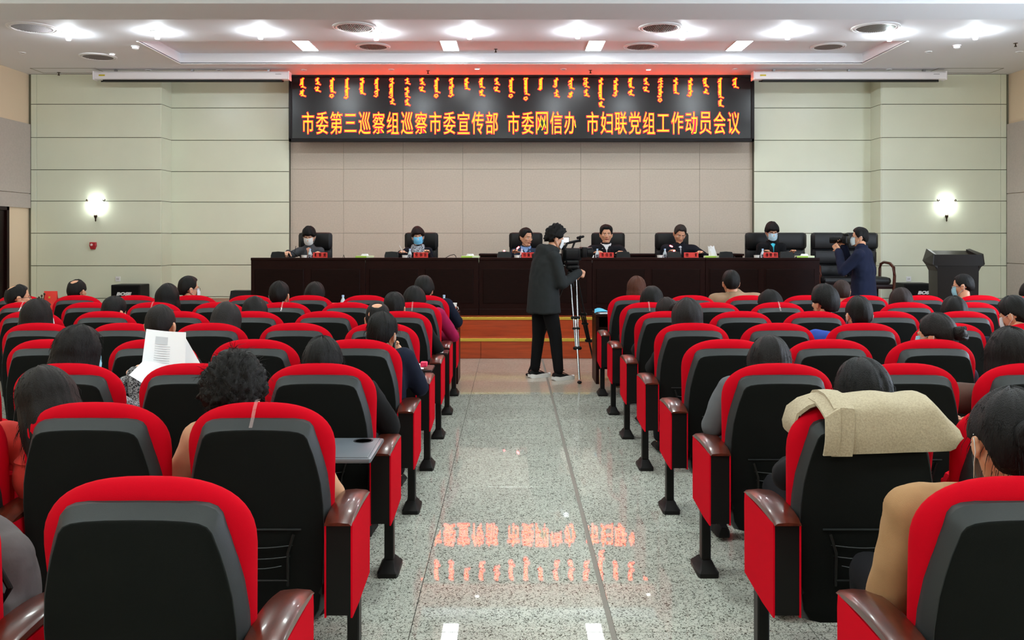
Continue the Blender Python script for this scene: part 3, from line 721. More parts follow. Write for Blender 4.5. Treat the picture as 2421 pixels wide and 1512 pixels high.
def make_mask(m, M, mi):
    rows = []
    for i in range(9):
        f = i/8; row = []
        for j in range(17):
            g = (j/16-.5)*2; az = g*1.12
            z = .010-.105*f+(.012*abs(g) if f < .5 else -.0)*(1-2*f)-(.0)+(.018*g*g)*(f)-.006*g*g*(1-f)
            rr = 1.0-.10*abs(f-.42)*1.3
            x = .0735*math.sin(az)*rr; y = .030+.074*math.cos(az)*rr+(.010*(1-g*g)*math.sin(f*PI))
            row.append((x, y, z))
        rows.append(row)
    m.loft(rows, mi, M, cap0=False, cap1=False, closed=False)
    m.loft([[(x*.97, y-.004, z) for x, y, z in r] for r in reversed(rows)], mi, M, cap0=False, cap1=False, closed=False)
    for s in (-1, 1):
        m.tube([(s*.068, .062, .0), (s*.080, .02, .010), (s*.090, -.022, .022)], .0013, 5, mi, M); m.tube([(s*.066, .055, -.075), (s*.080, .01, -.040), (s*.088, -.024, -.018), (s*.092, -.028, .014)], .0013, 5, mi, M)

def person(name_loc, yaw, label, hc, hair='short', hcol=(16, 14, 13), top=(20, 20, 24), fem=False, head_rot=(0, 0, 0), stand=False, J=None,
           mask=None, trousers=(22, 22, 26), hands='relax', hi=False, skin=SKIN, topmat=None, collar=None, shirt=None, vox=.018, group=None, glasses=None, hmat=None,
           coat_len=None, hscale=1.0, shoes=None, handpose=None, scarf=None, hood=False, bulk=1.0, inner=None):
    """hc: head centre (local). J: overrides of local joints"""
    root = thing('person', name_loc, label, 'person', group, rz=yaw)
    hc = Vector(hc); sw = (.158 if fem else .178)*bulk
    nb = hc+Vector((0, -.025, -.152)); pel = Vector((0, 0, .52 if not stand else .90))
    sc_ = Vector((nb.x, nb.y-.005, nb.z-.070))
    D = dict(pel=pel, nb=nb, sh=sc_, SL=sc_+Vector((-sw, 0, .0)), SR=sc_+Vector((sw, 0, .0)))
    if not stand:
        D.update(EL=Vector((-.205*bulk, .04, .68))+Vector((nb.x*.5, 0, 0)), ER=Vector((.205*bulk, .04, .68))+Vector((nb.x*.5, 0, 0)), WL=Vector((-.10, .27, .66)), WR=Vector((.10, .27, .66)),
                 HL=Vector((-.09, .0, .51)), HR=Vector((.09, .0, .51)), KL=Vector((-.10, .42, .53)), KR=Vector((.10, .42, .53)), AL=Vector((-.10, .40, .09)), AR=Vector((.10, .40, .09)))
    if J: D.update({k: Vector(v) for k, v in J.items()})
    che = D['pel'].lerp(D['sh'], .58); che.y += -.01; wa = D['pel'].lerp(D['sh'], .28)
    Rh = R3(*head_rot); MH = T(*hc) @ Rh @ Matrix.Scale(hscale, 4)
    def torso(b, g, lo=0):
        f = bulk*(1 if not fem else .93)
        b.cap(D['pel'], wa, .100+g, .098+g, 1.45*f, 1.05); b.cap(wa, che, .098+g, .108+g, 1.38*f, 1.05)
        b.cap(che, D['sh']-Vector((0, 0, .01)), .108+g, .082+g, 1.42*f, 1.0)
        b.cap(D['SL'], D['SR'], .056+g, .056+g); b.cap(D['sh'], D['nb'], .075+g*.6, .058+g*.4, 1.3, 1)
    def arms(b, g, ext=0):
        for s in 'LR':
            b.cap(D['S'+s], D['E'+s], .052+g, .041+g); w_ = D['E'+s].lerp(D['W'+s], 1-ext)
            b.cap(D['E'+s], w_, .041+g, .030+g)
    def legs(b, g, ext=0):
        for s in 'LR':
            b.cap(D['H'+s], D['K'+s], .082+g, .056+g); b.cap(D['K'+s], D['K'+s].lerp(D['A'+s], 1-ext), .055+g, .038+g)
    b = MB(); torso(b, 0); arms(b, 0); legs(b, 0)
    b.cap(D['nb']-Vector((0, 0, .03)), hc+Vector((0, -.025, -.05)), .060 if not fem else .052, .053 if not fem else .046)
    fd = Vector((0, 1, 0))
    for s in 'LR':
        a = D['A'+s]; b.cap(a+Vector((0, -.02, -.045)), a+Vector((0, .13, -.055)), .026, .016, 1.0, .8); b.cap(a, a+Vector((0, -.01, -.04)), .030, .026)
    vs, fs = solid(b, max(vox, .02), 5)
    m = MB(); m.add(vs, fs, 0); m.add(HEAD.v, HEAD.f, HEAD.m, MH)
    for s, sg_ in (('L', -1), ('R', 1)):
        hp = HAND[hands] if (hi or handpose) else HAND_LO
        W, E = D['W'+s], D['E'+s]; d = (W-E).normalized()
        if handpose and s in handpose:
            kind, zd, yd = handpose[s][:3]; hp = HAND[kind]; d = Vector(zd).normalized(); pd = Vector(yd)
        else: pd = Vector((0, -.25, -1))
        y = (pd-d*pd.dot(d)).normalized(); x = y.cross(d)
        Mh = Matrix((x, y, d)).transposed().to_4x4(); flip = Matrix.Scale(-1, 4, Vector((1, 0, 0))) if x.x*sg_ > 0 else Matrix.Identity(4)
        if handpose and s in handpose and len(handpose[s]) > 3: flip = Matrix.Identity(4)
        m.add(hp.v, hp.f, 0, T(*W) @ Mh @ flip @ Matrix.Scale(.93 if fem else 1.0, 4))
    m.build('body', [skin, LIP, EYEW, EYED, BROW], root, angle=0)
    # clothes
    tm = topmat or mat('cloth_%d_%d_%d' % top, top, .9, bump=.25, bscale=500, var=.08, vscale=14, spec=.2)
    b = MB(); g = .016*bulk; torso(b, g); arms(b, g, .06)
    if coat_len:
        zh, hw0, hd0 = coat_len; pz = D['pel']
        b.loft([[(pz.x+a_*math.cos(2*PI*j/24), pz.y+b_*math.sin(2*PI*j/24), z) for j in range(24)] for z, a_, b_ in ((zh, hw0, hd0), (pz.z, hw0*.94, hd0*.94), (pz.z+.18, hw0*.88, hd0*.86), (pz.z+.32, hw0*.86, hd0*.76), (pz.z+.42, hw0*.80, hd0*.66), (pz.z+.50, hw0*.55, hd0*.5))])
    if hood:
        n_ = D['nb']; b.cap(n_+Vector((-.075, -.05, .01)), n_+Vector((.075, -.05, .01)), .055, .055); b.cap(n_+Vector((-.08, .03, -.01)), n_+Vector((-.05, -.05, .02)), .045, .05); b.cap(n_+Vector((.08, .03, -.01)), n_+Vector((.05, -.05, .02)), .045, .05)
        b.cap(n_+Vector((0, -.10, -.0)), n_+Vector((0, -.15, -.13)), .085, .055, 1.5, .8)
    vs, fs = solid(b, vox, 3)
    # folds and open neck: push the cloth with soft noise
    seed = random.random()*50
    out = []
    for v in vs:
        p = Vector(v); q = Vector((p.x*9+seed, p.y*9, p.z*6)); k = noise.noise(q)*.008+noise.noise(q*2.3)*.006
        r = p-Vector((D['pel'].x*(1-.5)+D['sh'].x*.5, p.y, p.z)); n = (p-wa.lerp(D['sh'], .5)).normalized()
        out.append(tuple(p+n*k))
    MB().add(out, fs).build('jacket' if not fem else 'coat', tm, root, angle=0)
    if collar is not None or True:
        cb = MB(); cc = D['nb']; r1 = .070 if not fem else .064
        ringf = lambda r, z, dy=0: [(cc.x+r*1.05*math.cos(2*PI*j/22), cc.y-.003+dy+r*.98*math.sin(2*PI*j/22), cc.z+z-.022*max(0, math.sin(2*PI*j/22))) for j in range(22)]
        cb.loft([ringf(r1+.035, -.035), ringf(r1+.016, -.012), ringf(r1+.006, .030), ringf(r1-.001, .036), ringf(r1-.004, .02)], cap0=False, cap1=False)
        cb.build('collar', tm if collar is None else mat('cloth_%d_%d_%d' % collar, collar, .8, bump=.2, bscale=500), root, angle=0)
    if shirt:
        sb = MB(); c2 = D['sh']; ringz = []
        for z, hw in ((.068, .048), (.03, .040), (-.03, .028), (-.09, .015), (-.15, .004)):
            y = c2.y+.112+(-.045 if z > .05 else 0 if z < 0 else -.018)
            ringz.append([(c2.x-hw, y-.012, c2.z+z), (c2.x, y+.004, c2.z+z), (c2.x+hw, y-.012, c2.z+z), (c2.x+hw, y-.04, c2.z+z), (c2.x-hw, y-.04, c2.z+z)])
        sb.loft(ringz); sb.build('shirt_front', mat('cloth_%d_%d_%d' % shirt, shirt, .8), root)
        for s in (-1, 1):
            lb = MB(); lb.add([(c2.x+s*.050, c2.y+.075, c2.z+.075), (c2.x+s*.010, c2.y+.118, c2.z+.0), (c2.x+s*.004, c2.y+.128, c2.z-.13), (c2.x+s*.060, c2.y+.118, c2.z-.04)], [(0, 1, 2, 3), (3, 2, 1, 0)])
            lb.build('lapel', tm, root, smooth=False)
    if scarf:
        b2 = MB(); cc = D['nb']
        for k, (r_, z) in enumerate(((.078, .020), (.088, -.015), (.098, -.05))):
            b2.tube([(cc.x+r_*math.cos(t), cc.y+r_*math.sin(t)+.01, cc.z+z-.02*math.sin(t)+.006*math.sin(3*t)) for t in [2*PI*q/18 for q in range(19)]], .026, 8)
        b2.cap((cc.x, cc.y+.11, cc.z-.06), (cc.x+.02, cc.y+.145, cc.z-.20), .05, .035, 1, .5)
        vs, fs = solid(b2, .010, 2); MB().add(vs, fs).build('scarf', scarf, root, angle=0)
    b = MB(); g = .012; b.cap(D['pel'], D['pel']+Vector((0, 0, .06)), .104+g, .10+g, 1.4, 1.05); legs(b, g+(.008 if stand else 0), .05)
    vs, fs = solid(b, max(vox, .02), 3); MB().add(vs, fs).build('trousers', mat('cloth_%d_%d_%d' % trousers, trousers, .9, bump=.2, bscale=400), root, angle=0)
    for s in 'LR':
        a = D['A'+s]; z0 = a.z-.09; sb = MB(); yy = (-.075, -.055, .0, .07, .13, .175, .195)
        hw_ = (.026, .036, .038, .044, .048, .036, .014); hh = (.075, .085, .088, .062, .048, .040, .028)
        sb.loft([[(a.x-w_, a.y+y, z0+.022), (a.x-w_*.95, a.y+y, z0+h*.6), (a.x-w_*.5, a.y+y, z0+h), (a.x+w_*.5, a.y+y, z0+h), (a.x+w_*.95, a.y+y, z0+h*.6), (a.x+w_, a.y+y, z0+.022)] for y, w_, h in zip(yy, hw_, hh)])
        so_ = sb.build('shoe', mat('black_shoe', (18, 18, 19), .5), root)
        if shoes:
            s2 = MB(); s2.loft([[(a.x-w_*1.12, a.y+y*1.05, z0+.0+(.01 if i_ in (0, 6) else 0)), (a.x-w_*1.1, a.y+y*1.03, z0+.042+.006*math.sin(i_*2.2)), (a.x+w_*1.1, a.y+y*1.03, z0+.042+.006*math.sin(i_*2.2)), (a.x+w_*1.12, a.y+y*1.05, z0+.0+(.01 if i_ in (0, 6) else 0))] for i_, (y, w_) in enumerate(zip(yy, hw_))])
            s2.build('sole', mat('white_sole', (228, 228, 226), .5), so_)
            l_ = MB()
            for q in range(4): l_.tube([(a.x-.022, a.y+.045+.02*q, z0+.084-.009*q), (a.x+.022, a.y+.05+.02*q, z0+.084-.009*q)], .003, 5)
            l_.tube([(a.x+.0, a.y+.03, z0+.09), (a.x+.02, a.y+.06, z0+.115), (a.x+.0, a.y+.075, z0+.105), (a.x-.01, a.y+.04, z0+.09)], .0022, 5)
            l_.build('laces', mat('black_laces', (14, 14, 14), .7), so_)
    # hair
    hm = hmat or mat('hair_%d_%d_%d' % hcol, tuple(int(q*.8) for q in hcol), .5, bump=1.0, bscale=50, stretch=(9, 9, .9), spec=.2, var=.4, vscale=40)
    hg = hair_geo(hair, int(abs(name_loc[0]*37+name_loc[1]*11)), hi, MH)
    ho = hg.build('hair', hm, root, angle=0)
    if hi:
        rnd = random.Random(3); sb = MB()
        base = hg.v
        for q in range(420 if hair != 'curly' else 700):
            p = Vector(base[rnd.randrange(len(base))]); n = (p-hc).normalized()
            if n.y > .45 and n.z < .4: continue
            dn = Vector((n.x*.3, n.y*.3, -.9)) if hair != 'curly' else Vector((rnd.uniform(-1, 1), rnd.uniform(-1, 1), rnd.uniform(-1, .6)))
            L_ = rnd.uniform(.02, .06); q0 = p+n*.001; q1 = q0+(dn.normalized()+n*rnd.uniform(.0, .5))*L_*.5; q2 = q1+(dn.normalized()-n*.2)*L_*.5
            sb.tube([q0, q1, q2], [.0009, .0008, .0003], 3)
        sb.build('loose_strands', hm, root, kind='stuff')
    if mask:
        mm = MB(); make_mask(mm, MH, 0); mm.build('face_mask', mat('mask_%d_%d_%d' % mask, mask, .8), root, angle=0)
    if glasses:
        gb = MB()
        for s in (-1, 1):
            gb.tube([(s*.031+.023*math.cos(t), .094, .006+.017*math.sin(t)) for t in [2*PI*q/16 for q in range(17)]], .0016, 5, M=MH)
            gb.tube([(s*.054, .092, .010), (s*.082, .03, .012), (s*.092, -.02, .008)], .0018, 5, M=MH)
        gb.tube([(-.009, .096, .010), (.009, .096, .010)], .0016, 5, M=MH); gb.build('glasses', mat('glasses_%d_%d_%d' % glasses, glasses, .3), root)
    return root, D, MH

def aud(side, r, c, hpx, top_px, label, dy=.20, **k):
    """audience member in a chair: head placed from where it shows"""
    ty = topY(r); Yh = ty+dy; z = CH-(top_px-VY)*Yh/F; x = (hpx-VX)*Yh/F
    hs = k.get('hair', 'short'); off = {'curly': .158, 'womshort': .145, 'vol': .145, 'tousled': .145, 'crop': .128, 'bun': .132, 'bald': .125}.get(hs, .138)
    cx = colX(side, c); ry = ty+.36
    OCC[(side, r, c)] = 1
    rx = cx+(x-cx)*.35
    k.setdefault('group', 'audience in the rows')
    return person((rx, ry, 0), 0, label, (x-rx, Yh-ry, z-off), **k)
NAVY = (20, 26, 44); DARK = (18, 18, 21); BLUEM = (150, 205, 222); WM = (222, 226, 228)
TW = patt('patterned_knit', (28, 28, 32), (150, 148, 150), 90, .46, .54, .95, dist=1.5, bump=.3)
SCARFM = patt('patterned_scarf', (24, 26, 36), (190, 196, 206), 55, .47, .53, .9, dist=1.8)
h = math.radians
# ---- left block
aud(-1, 1, 1, 118, 868, 'woman with shoulder-length dark hair and orange-red jacket leaning left', hair='lob', fem=True, top=(186, 52, 44), hi=True, hcol=(24, 18, 17), head_rot=(-.30, -.34, .25), dy=.20,
    J=dict(SL=(-.34, -.12, .86), EL=(-.40, .10, .62), WL=(-.2, .3, .66)), bulk=1.05)
aud(-1, 1, 0, 556, 846, 'woman with curly black hair and beige top bending over her papers', hair='curly', fem=True, top=(196, 150, 118), hi=True, hcol=(20, 15, 14), head_rot=(-.45, -.1, .15), dy=.23, skin=SKIN2,
    J=dict(EL=(-.33, -.08, .66), WL=(-.355, .12, .655), ER=(.25, -.06, .63), WR=(.12, .20, .66), SL=(-.22, -.12, .86), SR=(.12, -.12, .86)), handpose={'L': ('relax', (-.15, 1, .0), (0, 0, -1))})
aud(-1, 2, 0, 763, 796, 'woman with sleek tied-back black hair and black coat, third row on the aisle', hair='sleek', fem=True, top=(20, 20, 22), hcol=(20, 19, 19), hi=True, dy=.18, J=dict(SR=(.19, -.12, .86), ER=(.29, -.07, .69), WR=(.16, .16, .68)))
A1 = aud(-1, 2, 2, 186, 773, 'woman with long dark hair and patterned sleeves holding up white papers', hair='long', fem=True, topmat=TW, hi=True, hcol=(22, 15, 15), mask=BLUEM, head_rot=(-.15, 0, -.55), dy=.20, hands='flat', skin=SKIN2,
    J=dict(ER=(.20, .06, .72), WR=(.10, .20, .915), WL=(.06, .26, .86), EL=(-.18, .14, .70)), handpose={'R': ('relax', (.85, .35, .25), (0, .6, -.8)), 'L': ('relax', (.8, .4, .3), (0, .5, -.8))})
aud(-1, 3, 0, 903, 738, 'man with cropped hair and navy jacket resting hand on chin by aisle', hair='short', top=NAVY, mask=BLUEM, head_rot=(-.05, .05, -.25), dy=.22, hi=True,
    J=dict(SR=(.20, -.09, .89), ER=(.29, -.02, .71), WR=(.145, .19, .85)), handpose={'R': ('grip', (-.5, .25, .8), (0, -.6, .5), 1)})
aud(-1, 4, 0, 893, 716, 'balding man in black behind the man with hand on chin', hair='bald', top=DARK, dy=.24, head_rot=(-.2, 0, 0))
aud(-1, 5, 0, 932, 691, 'person with short black hair in a black coat, left aisle seat', hair='short', top=(17, 17, 18), dy=.2, J=dict(SR=(.19, -.08, .88), ER=(.29, .0, .70), WR=(.2, .2, .68)))
aud(-1, 6, 0, 980, 680, 'woman with short black hair and magenta coat on the left aisle', hair='vol', fem=True, top=(150, 20, 70), dy=.2, mask=WM, J=dict(SR=(.21, -.08, .90), ER=(.34, .02, .69), WR=(.2, .24, .68)), bulk=1.08)
aud(-1, 7, 0, 1003, 655, 'man in navy jacket in the front row by the white cup', hair='vol', top=NAVY, dy=.25, head_rot=(-.25, 0, 0), J=dict(SR=(.21, -.06, .92), ER=(.32, .10, .72), WR=(.25, .34, .78)))
aud(-1, 6, 2, 661, 665, 'man with neat black hair before the left end of the desk', hair='short', top=DARK, mask=WM, dy=.2)
aud(-1, 7, 2, 745, 670, 'person with rounded dark hair in front row left of the red card', hair='vol', top=DARK, dy=.22, hcol=(26, 20, 18), mask=WM)
aud(-1, 5, 2, 602, 704, 'woman with dark hair bowed low beside the taped chair', hair='bob', fem=True, top=DARK, dy=.2, head_rot=(-.4, 0, .3))
aud(-1, 4, 2, 533, 717, 'woman with grey-black hair and black hooded top', hair='lob', fem=True, top=(20, 20, 21), hcol=(44, 42, 42), dy=.2, hood=True, head_rot=(-.2, .1, 0), bulk=1.1)
aud(-1, 3, 2, 380, 721, 'man with buzz-cut hair and pale ears behind the raised papers', hair='crop', top=DARK, hcol=(32, 27, 25), dy=.2)
aud(-1, 5, 4, 270, 701, 'person in a dark cap-like haircut with visible right ear', hair='short', top=DARK, dy=.2, head_rot=(-.15, 0, -.35))
aud(-1, 4, 4, 90, 709, 'woman with straight dark shoulder-length hair and white mask near the left edge', hair='lob', fem=True, top=DARK, hcol=(28, 20, 19), dy=.2, mask=WM, head_rot=(0, 0, -.4))
aud(-1, 6, 6, 44, 673, 'balding man with glasses turned right at the far left', hair='bald', top=DARK, dy=.2, head_rot=(0, 0, -.9), glasses=(20, 20, 20))
aud(-1, 7, 6, 182, 661, 'balding man beside the red card on the left', hair='bald', top=DARK, dy=.22, head_rot=(-.1, 0, -.2))
aud(-1, 6, 4, 397, 674, 'woman with round glossy black bob', hair='bob', fem=True, top=DARK, dy=.2, hscale=1.03)
aud(-1, 7, 4, 447, 653, 'man with glasses and white mask looking right beside the black bob', hair='short', top=DARK, mask=WM, glasses=(25, 25, 30), dy=.22, head_rot=(0, 0, -.85))
# ---- right block
aud(1, 7, 0, 1505, 655, 'woman with reddish brown hair in the front row by the aisle', hair='bob', fem=True, top=DARK, hcol=(92, 48, 30), dy=.22)
aud(1, 6, 0, 1541, 681, 'person with black hair below the reddish brown hair', hair='vol', top=DARK, dy=.2, head_rot=(-.2, 0, .0))
aud(1, 5, 0, 1578, 704, 'woman with small brown hair bun near the aisle', hair='bun', fem=True, top=DARK, hcol=(34, 24, 22), dy=.2, head_rot=(-.3, 0, .3))
aud(1, 4, 0, 1625, 711, 'woman with long straight dark hair in front of the taller red chair', hair='long', fem=True, top=DARK, hcol=(34, 30, 31), dy=.2, hscale=1.08)
aud(1, 7, 2, 1728, 639, 'man in tan suit jacket in the front row', hair='short', top=(150, 124, 100), dy=.28, bulk=1.2, J=dict(sh=(-.03, -.09, .965), nb=(-.05, -.09, 1.02), SL=(-.24, -.08, .97), SR=(.19, -.08, .97)))
aud(1, 6, 2, 1820, 689, 'person with short black hair and mask behind the tan jacket man', hair='vol', top=DARK, dy=.2, mask=WM, head_rot=(-.1, 0, .5))
aud(1, 5, 2, 1948, 676, 'man with thick black hair below the photographer', hair='vol', top=DARK, dy=.2, head_rot=(0, 0, .45))
aud(1, 7, 3, 1989, 662, 'man with close-shaved brownish head and navy collar below the photographer', hair='crop', top=NAVY, hcol=(62, 46, 40), dy=.25)
aud(1, 4, 2, 2030, 701, 'man with thinning crown and bright blue jacket', hair='short', top=(48, 76, 160), dy=.2, mask=WM, J=dict(SL=(-.27, -.1, .90), EL=(-.30, .1, .72)))
aud(1, 6, 4, 2129, 682, 'woman with brown straight hair in front of the right loudspeaker', hair='lob', fem=True, top=DARK, hcol=(48, 34, 32), dy=.2)
aud(1, 7, 5, 2277, 648, 'man with glasses, mask and navy jacket turned left before the lectern', hair='crop', top=NAVY, mask=BLUEM, glasses=(110, 20, 20), dy=.22, head_rot=(-.15, 0, .95))
aud(1, 5, 4, 2255, 703, 'woman with glossy black bob near the right wall', hair='bob', fem=True, top=DARK, dy=.2)
aud(1, 3, 2, 2212, 744, 'woman with messy low ponytail and blue mask looking left', hair='bun', fem=True, top=(46, 32, 50), hcol=(28, 22, 22), mask=BLUEM, dy=.2, head_rot=(-.1, 0, .75), hscale=1.05)
aud(1, 4, 4, 2400, 700, 'man with white mask and navy jacket looking down at the right edge', hair='short', top=NAVY, mask=WM, dy=.15, head_rot=(-.35, 0, .6), J=dict(SL=(-.30, -.1, .86)))
aud(1, 2, 0, 1820, 800, 'woman with long dark hair and grey hooded coat, elbow on aisle armrest', hair='lob', fem=True, top=(92, 94, 98), hi=True, hcol=(26, 22, 22), dy=.22, hood=True, head_rot=(-.3, 0, -.1), hscale=1.02,
    J=dict(SL=(-.175, -.12, .88), EL=(-.26, -.10, .70), WL=(-.10, .16, .69)), bulk=1.1)
aud(1, 1, 0, 2041, 853, 'woman with smooth black hair in front of the beige coat', hair='lob', fem=True, top=DARK, hi=True, hcol=(16, 16, 18), dy=.22, head_rot=(-.3, 0, 0))
aud(1, 2, 2, 2388, 782, 'woman with long dark hair and brown coat at the right edge', hair='long', fem=True, top=(88, 66, 58), hcol=(24, 21, 21), dy=.2, hi=True, J=dict(SL=(-.27, -.1, .84), EL=(-.36, .0, .66)), hscale=1.05, bulk=1.1)
aud(1, 0, 0, 2392, 938, 'woman with dark hair bun and camel coat in the nearest right seat', hair='bun', fem=True, top=(160, 124, 88), hi=True, hcol=(18, 16, 17), mask=WM, skin=SKIN, dy=.26, head_rot=(-.25, .05, -.15), vox=.014,
    J=dict(SL=(-.205, -.11, .885), EL=(-.245, -.06, .635), WL=(-.08, .18, .68), SR=(.14, -.1, .89)), hscale=1.13)
aud(1, 7, 7, 2436, 668, 'person with black hair cut off by the right edge, front row', hair='vol', top=DARK, dy=.2)
OCC[(-1, 0, 1)] = 1

# ---- chairs, now that we know who sits where
for sd_ in (-1, 1):
    for r in range(8):
        for c in range(NC[sd_][r]+1):
            if colX(sd_, c)*F/(topY(r)) + VX < -.30*F/topY(r) or colX(sd_, c)*F/topY(r)+VX > 2421+.27*F/topY(r): continue
            make_chair(sd_, r, c, (sd_, r, c) in OCC, c == NC[sd_][r])

# ---- six people at the desk (yaw PI: local x is mirrored)
def stager(px, py, label, Y=13.55, **k):
    x = (px-VX)*Y/F; z = CH-(py-VY)*Y/F; off = {'womshort': .145, 'vol': .145, 'flat': .140}.get(k.get('hair'), .138)
    base = k.pop('bx', 0)
    k['hscale'] = k.get('hscale', 1.0)*1.06
    return person((x+base, Y+.10, SZ), PI, label, (base, .10, z-off-SZ), group='people at the long desk', **k)
stager(731, 537, 'woman with short black hair, white mask and grey jacket writing at the desk', hair='womshort', fem=True, top=(66, 68, 72), mask=(232, 232, 230), head_rot=(-.40, 0, 0), handpose={'R': ('grip', (.1, .9, -.2), (0, 0, -1)), 'L': ('relax', (-.2, 1, 0), (0, 0, -1))}, hi=False, shirt=(206, 150, 124),
    J=dict(ER=(.30, .18, .80), WR=(.24, .42, .87), WL=(-.2, .42, .86)), skin=SKIN2, inner=1)
stager(988, 538, 'woman with brown-black hair, blue mask and patterned scarf at the desk', hair='womshort', fem=True, top=(18, 20, 30), mask=(110, 190, 232), head_rot=(-.12, .08, .1), scarf=SCARFM, hcol=(40, 22, 20), bx=-.02, skin=SKIN2, J=dict(WR=(.2, .42, .86), WL=(-.2, .42, .86), ER=(.3, .16, .78)))
stager(1243, 541, 'man in blue jacket and light blue shirt looking sideways at the desk', hair='short', top=(40, 54, 74), head_rot=(-.12, 0, .72), shirt=(150, 180, 220), collar=(120, 150, 200), bx=.03, J=dict(WR=(.2, .42, .86), WL=(-.2, .42, .86)), hscale=1.06)
stager(1433, 534, 'man with flat-top hair, dark suit and white shirt facing forward', hair='flat', top=(16, 17, 22), shirt=(226, 228, 230), collar=(226, 228, 230), J=dict(WR=(.2, .42, .86), WL=(-.2, .42, .86), EL=(-.30, .14, .80), ER=(.36, .16, .80)), bulk=1.22, hscale=1.06)
stager(1607, 533, 'man with greying hair in dark suit bending to the lit microphone', hair='short', top=(17, 19, 28), hcol=(52, 46, 42), head_rot=(-.42, -.10, .08), shirt=(200, 204, 214), J=dict(WR=(.2, .42, .86), WL=(-.26, .42, .86), EL=(-.36, .16, .80)), bulk=1.22, hscale=1.04)
stager(1825, 527, 'woman in black jacket with turquoise scarf, pale mask and red glasses', hair='womshort', fem=True, top=(15, 15, 18), mask=(190, 218, 232), head_rot=(-.30, 0, 0), glasses=(120, 30, 70), shirt=(60, 190, 215), J=dict(WR=(.2, .42, .86), WL=(-.2, .42, .86)), hcol=(18, 16, 17))

# ---- camera operator in the aisle
FY = 10.12
fx = (1300-VX)*FY/F
yw = h(-62)
person((fx-.02, FY, 0), yw, 'camera operator in black hooded coat and black-and-white sneakers standing in the aisle', (.0, .095, 1.585), hair='tousled', top=(38, 41, 42), hcol=(16, 14, 14), mask=WM, head_rot=(-.30, 0, -.22), stand=True, hood=True, vox=.014,
    trousers=(17, 17, 19), shoes=1, coat_len=(.745, .235, .185), bulk=1.18, hi=False, group=None,
    J=dict(pel=(0, -.06, .90), sh=(-.0, -.02, 1.385), nb=(0, .03, 1.465), SL=(-.19, -.02, 1.375), SR=(.19, -.02, 1.375), ER=(.24, .04, 1.08), WR=(.17, .31, 1.21), EL=(-.22, .10, 1.12), WL=(-.06, .30, 1.36),
           HL=(-.095, -.05, .86), HR=(.095, -.05, .86), KL=(-.13, -.05, .48), KR=(.13, .02, .48), AL=(-.13, -.10, .09), AR=(.15, .05, .09)),
    handpose={'R': ('grip', (-.2, .8, -.3), (-1, 0, 0)), 'L': ('grip', (.3, .8, .2), (1, 0, 0))})
# ---- photographer by the stage
PY = 11.35
person(((2036-VX)*PY/F, PY, 0), h(54), 'photographer in navy jacket and light mask aiming a black camera to the left', (.04, .03, 1.595), hair='short', top=(22, 28, 50), mask=(205, 222, 228), stand=True, trousers=(24, 24, 30), bulk=1.28, coat_len=(.84, .225, .165), head_rot=(0, 0, .30), glasses=(30, 30, 34),
    J=dict(pel=(0, -.03, .90), sh=(0, -.03, 1.395), nb=(0, -.0, 1.475), SL=(-.20, -.02, 1.385), SR=(.20, -.02, 1.385), EL=(-.25, .16, 1.17), WL=(-.05, .27, 1.44), ER=(.24, .18, 1.16), WR=(.07, .24, 1.50),
           HL=(-.095, -.02, .86), HR=(.095, -.02, .86), KL=(-.12, .02, .48), KR=(.12, .02, .48), AL=(-.13, .0, .09), AR=(.13, .0, .09)),
    handpose={'L': ('grip', (.25, .6, .7), (.7, .2, .3)), 'R': ('grip', (-.2, .5, .8), (-1, .3, 0))})
# ================================================================ stage furniture
def leather_chair(px, Y, lab, narrow=1.0):
    t = thing('armchair', ((px-VX)*Y/F, Y, SZ), lab, 'chair', 'black leather armchairs on the stage')
    if 'armchair' in CHILD:
        for ch in CHILD['armchair'].children:
            c = ch.copy(); COL.objects.link(c); c.parent = t
        return t
    CHILD['armchair'] = t
    def pad(z0, z1, y0, hw, th):
        b = MB(); b.rbox(-hw, hw, y0-th, y0+th*.4, z0, z1, .045); return b
    b = MB(); b.rbox(-.255, .255, -.02, .05, .42, 1.15, .05); b.build('back_frame', LEATH, t)
    pad(.90, 1.165, -.0, .262, .09).build('head_cushion', LEATH, t); pad(.66, .895, -.0, .245, .07).build('back_cushion', LEATH, t); pad(.46, .655, -.0, .245, .075).build('lumbar_cushion', LEATH, t)
    b = MB(); b.rbox(-.27, .27, -.56, .0, .36, .48, .05); b.build('seat', LEATH, t)
    for s in (-1, 1):
        b = MB(); b.tube([(s*.30, -.02, .40), (s*.31, -.0, .60), (s*.315, -.03, .67), (s*.32, -.14, .70), (s*.32, -.36, .685), (s*.32, -.48, .63), (s*.315, -.53, .50), (s*.30, -.54, .30), (s*.29, -.55, .0)], .022, 10, su=1.2)
        b.build('arm', WCAP, t)
        b = MB(); b.tube([(s*.28, .02, .45), (s*.28, .05, .0)], .022, 8); b.build('leg', DWOOD, t)
    for y0 in (-.54, -.02): MB().rbox(-.29, .29, y0, y0+.045, .30, .37, .008).build('rail', DWOOD, t)
    return t
for px, Y, lab in ((747, 13.95, 'black leather armchair behind the woman in the white mask'), (997, 13.95, 'black leather armchair behind the woman in the blue mask'), (1243, 13.95, 'black leather armchair behind the man looking sideways'),
        (1437, 13.95, 'black leather armchair behind the man in the white shirt'), (1587, 13.95, 'black leather armchair behind the man bending to the microphone'), (1800, 13.95, 'black leather armchair behind the woman with the turquoise scarf'),
        (1866, 14.3, 'empty black leather armchair next to the turquoise scarf woman'), (1955, 14.1, 'empty black leather armchair past the end of the desk'), (2034, 14.1, 'black leather armchair with wooden arms behind the photographer')):
    leather_chair(px, Y, lab)
